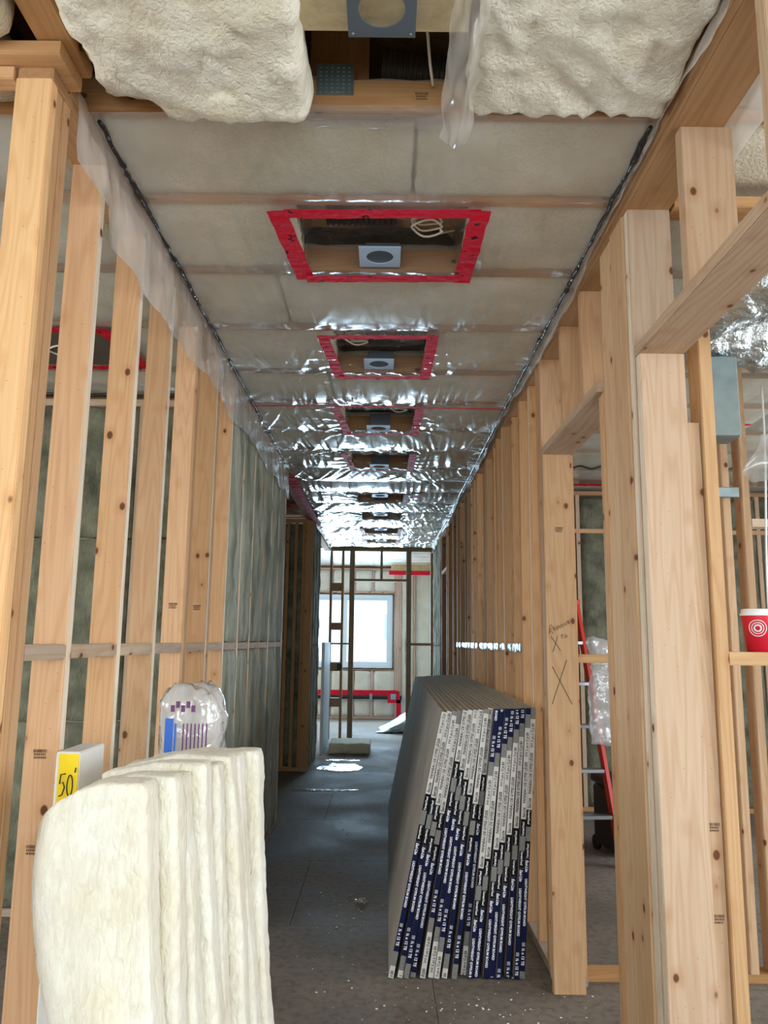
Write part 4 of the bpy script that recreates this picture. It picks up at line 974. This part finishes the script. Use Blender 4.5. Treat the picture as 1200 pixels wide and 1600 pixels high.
# film bag hanging
o = slab('plastic_sheet', 1.42, 1.66, 5.30, 5.36, .80, 1.49, BAG, None, seg=.02, amp=.03, freq=5, rnd=.015, seed=8, amp2=.012, freq2=15)
tag(o, 'clear white plastic bundle hanging beside the red ladder', 'plastic sheet')
tb = thing('tool_case', 'black wheeled tool case on floor beside the ladder', 'tool case', (1.78, 5.85, 0), R(8))
bm = bmesh.new(); bx(bm, -.18, .20, -.15, .15, .04, .46, bev=.02); meshobj('case_body', bm, BLACKP, tb)
bm = bmesh.new(); bx(bm, -.19, .21, -.16, .16, .465, .53, bev=.012); meshobj('lid', bm, BLACKP, tb)
bm = bmesh.new(); tube(bm, [(-.08, -.17, .50), (-.07, -.20, .47), (.08, -.20, .47), (.09, -.17, .50)], .01, 8); meshobj('handle', bm, ALU, tb)
for sx in (-.17, .19):
    bm = bmesh.new(); tube(bm, [(sx-.015, .12, .05), (sx+.015, .12, .05)], .05, 20); meshobj('wheel', bm, BLACKP, tb)
o = box('drywall_offcut', (1.30, 1.66, 6.6, 6.62, .002, .72), CARD, None, .003); tag(o, 'white panel standing on floor behind the ladder', 'panel')

# ------------------------------------------------------------ items on floor down the corridor
o = slab('insulation_batt', -.66, -.12, 10.55, 11.15, .0, .135, GLASSWOOL, None, seg=.03, amp=.01, freq=8, rnd=.02, seed=20)
o.rotation_euler.z = 0; tag(o, 'single thick batt lying on floor before the end doorway', 'insulation batt')
def scrap(label, cx, cy, sx, sy, m, seed, h=.02, name='plastic_scrap'):
    def f(u, v):
        r = .75+.4*noise.noise(Vector((math.cos(u*6.28)*1.3, math.sin(u*6.28)*1.3, seed))); q = v*r
        return (cx+sx*q*math.cos(u*2*PI), cy+sy*q*math.sin(u*2*PI), .004+h*abs(noise.noise(Vector((q*math.cos(u*6.283)*4, q*math.sin(u*6.283)*4, seed))))*(1-.6*v))
    return tag(sheet(name, 40, 8, f, m), label, 'scrap')
scrap('crumpled clear plastic scrap on floor in front of lying batt', -.42, 9.45, .34, .36, BAG, 1, .03)
scrap('long thin plastic scrap on floor near the side passage', -.55, 8.05, .42, .05, BAG, 2, .015)
scrap('small plastic scrap on floor behind the first one', -.48, 10.0, .26, .07, BAG, 9, .012)
scrap('crumpled film ball on floor beside drywall stack', -.07, 4.72, .055, .05, BAG, 3, .05)
scrap('plastic scrap with red print beside rear of batt pile', -.37, 3.1, .07, .12, BAG, 4, .09)
o = slab('plastic_heap', .12, .66, 12.9, 13.9, 0, .30, FOAMBLUE, None, seg=.03, amp=.07, freq=6, rnd=.1, seed=3, amp2=.03, freq2=14, fn=lambda w, p: Vector((w.x+.25*(1-p[2])*(p[0]-.6), w.y, max(.002, w.z*(.25+.9*p[0])))))
tag(o, 'heap of crumpled pale plastic at right of the end room floor', 'plastic heap')
random.seed(3)
bm = bmesh.new()
for k in range(420):
    if k < 260: x, y = random.uniform(-.35, .75), random.uniform(3.0, 7.5)
    elif k < 330: x, y = random.uniform(.05, .95), random.uniform(3.15, 3.7)
    else: x, y = random.uniform(-.75, .9), random.uniform(6, 12)
    s = random.choice([.0012, .0018, .0025, .0035])
    r = bmesh.ops.create_icosphere(bm, subdivisions=1, radius=s); bmesh.ops.scale(bm, vec=(random.uniform(.8, 2), random.uniform(.8, 1.8), .7), verts=r['verts']); bmesh.ops.translate(bm, vec=(x, y, s*.6), verts=r['verts'])
o = meshobj('gypsum_crumbs', bm, CORE); o['kind'] = 'stuff'; o['label'] = 'white gypsum crumbs scattered on the dusty floor'; o['category'] = 'debris'
# ------------------------------------------------------------ end room fittings
dp = thing('drain_pipe', 'black horizontal pipe with red tape under the end window', 'pipe', (0, WY-.06, 0))
bm = bmesh.new(); tube(bm, [(-1.4+.1*k, 0, .40) for k in range(19)], .035, 12); meshobj('pipe', bm, BLACKP, dp)
bm = bmesh.new(); bx(bm, -1.2, .32, .03, .038, .44, .53); meshobj('red_tape', bm, TAPE, dp)
bm = bmesh.new(); bx(bm, .18, .38, -.045, -.038, .30, .36); bx(bm, .30, .38, -.045, -.038, .02, .36); bx(bm, .13, .18, -.045, -.038, .30, .5); bx(bm, .30, .36, -.045, -.038, .36, .52); meshobj('red_tape', bm, TAPE, dp)
bm = bmesh.new(); bx(bm, .19, .29, -.055, -.036, .36, .47, bev=.004); meshobj('grey_box', bm, GALV, dp)
bm = bmesh.new(); bx(bm, -.21, -.16, -.055, -.036, .35, .47, bev=.004); meshobj('grey_box', bm, GALV, dp)
vp = thing('vent_pipe', 'dark vertical pipe rising right of the end window', 'pipe', (.50, WY-.07, 0))
bm = bmesh.new(); tube(bm, [(.02*math.sin(k*.5), 0, .002+k*.14) for k in range(21)], .026, 12); meshobj('pipe', bm, BLACKP, vp)
tp = thing('taped_opening', 'red taped wooden opening high on end room wall', 'opening', (.55, 14.6, 2.74))
for k, (a, b) in enumerate([((-.33, 0, 0), (.5, .01, 0))]):
    bm = bmesh.new(); bx(bm, -.42, .42, -.01, 0, -.06, .02); meshobj('red_tape', bm, TAPE, tp)
bm = bmesh.new(); bx(bm, -.38, .36, 0, .04, .02, .14); meshobj('frame_board', bm, SHEATH, tp)
o = box('white_board', (-.775, -.735, 10.5, 11.6, .0, 1.43), simple('pale_blue_white_board', (206, 222, 240), .6), None, .003); tag(o, 'pale board leaning at left just before the end doorway', 'board')
print('faces', sum(len(o.data.polygons) for o in C.objects if o.type == 'MESH'))
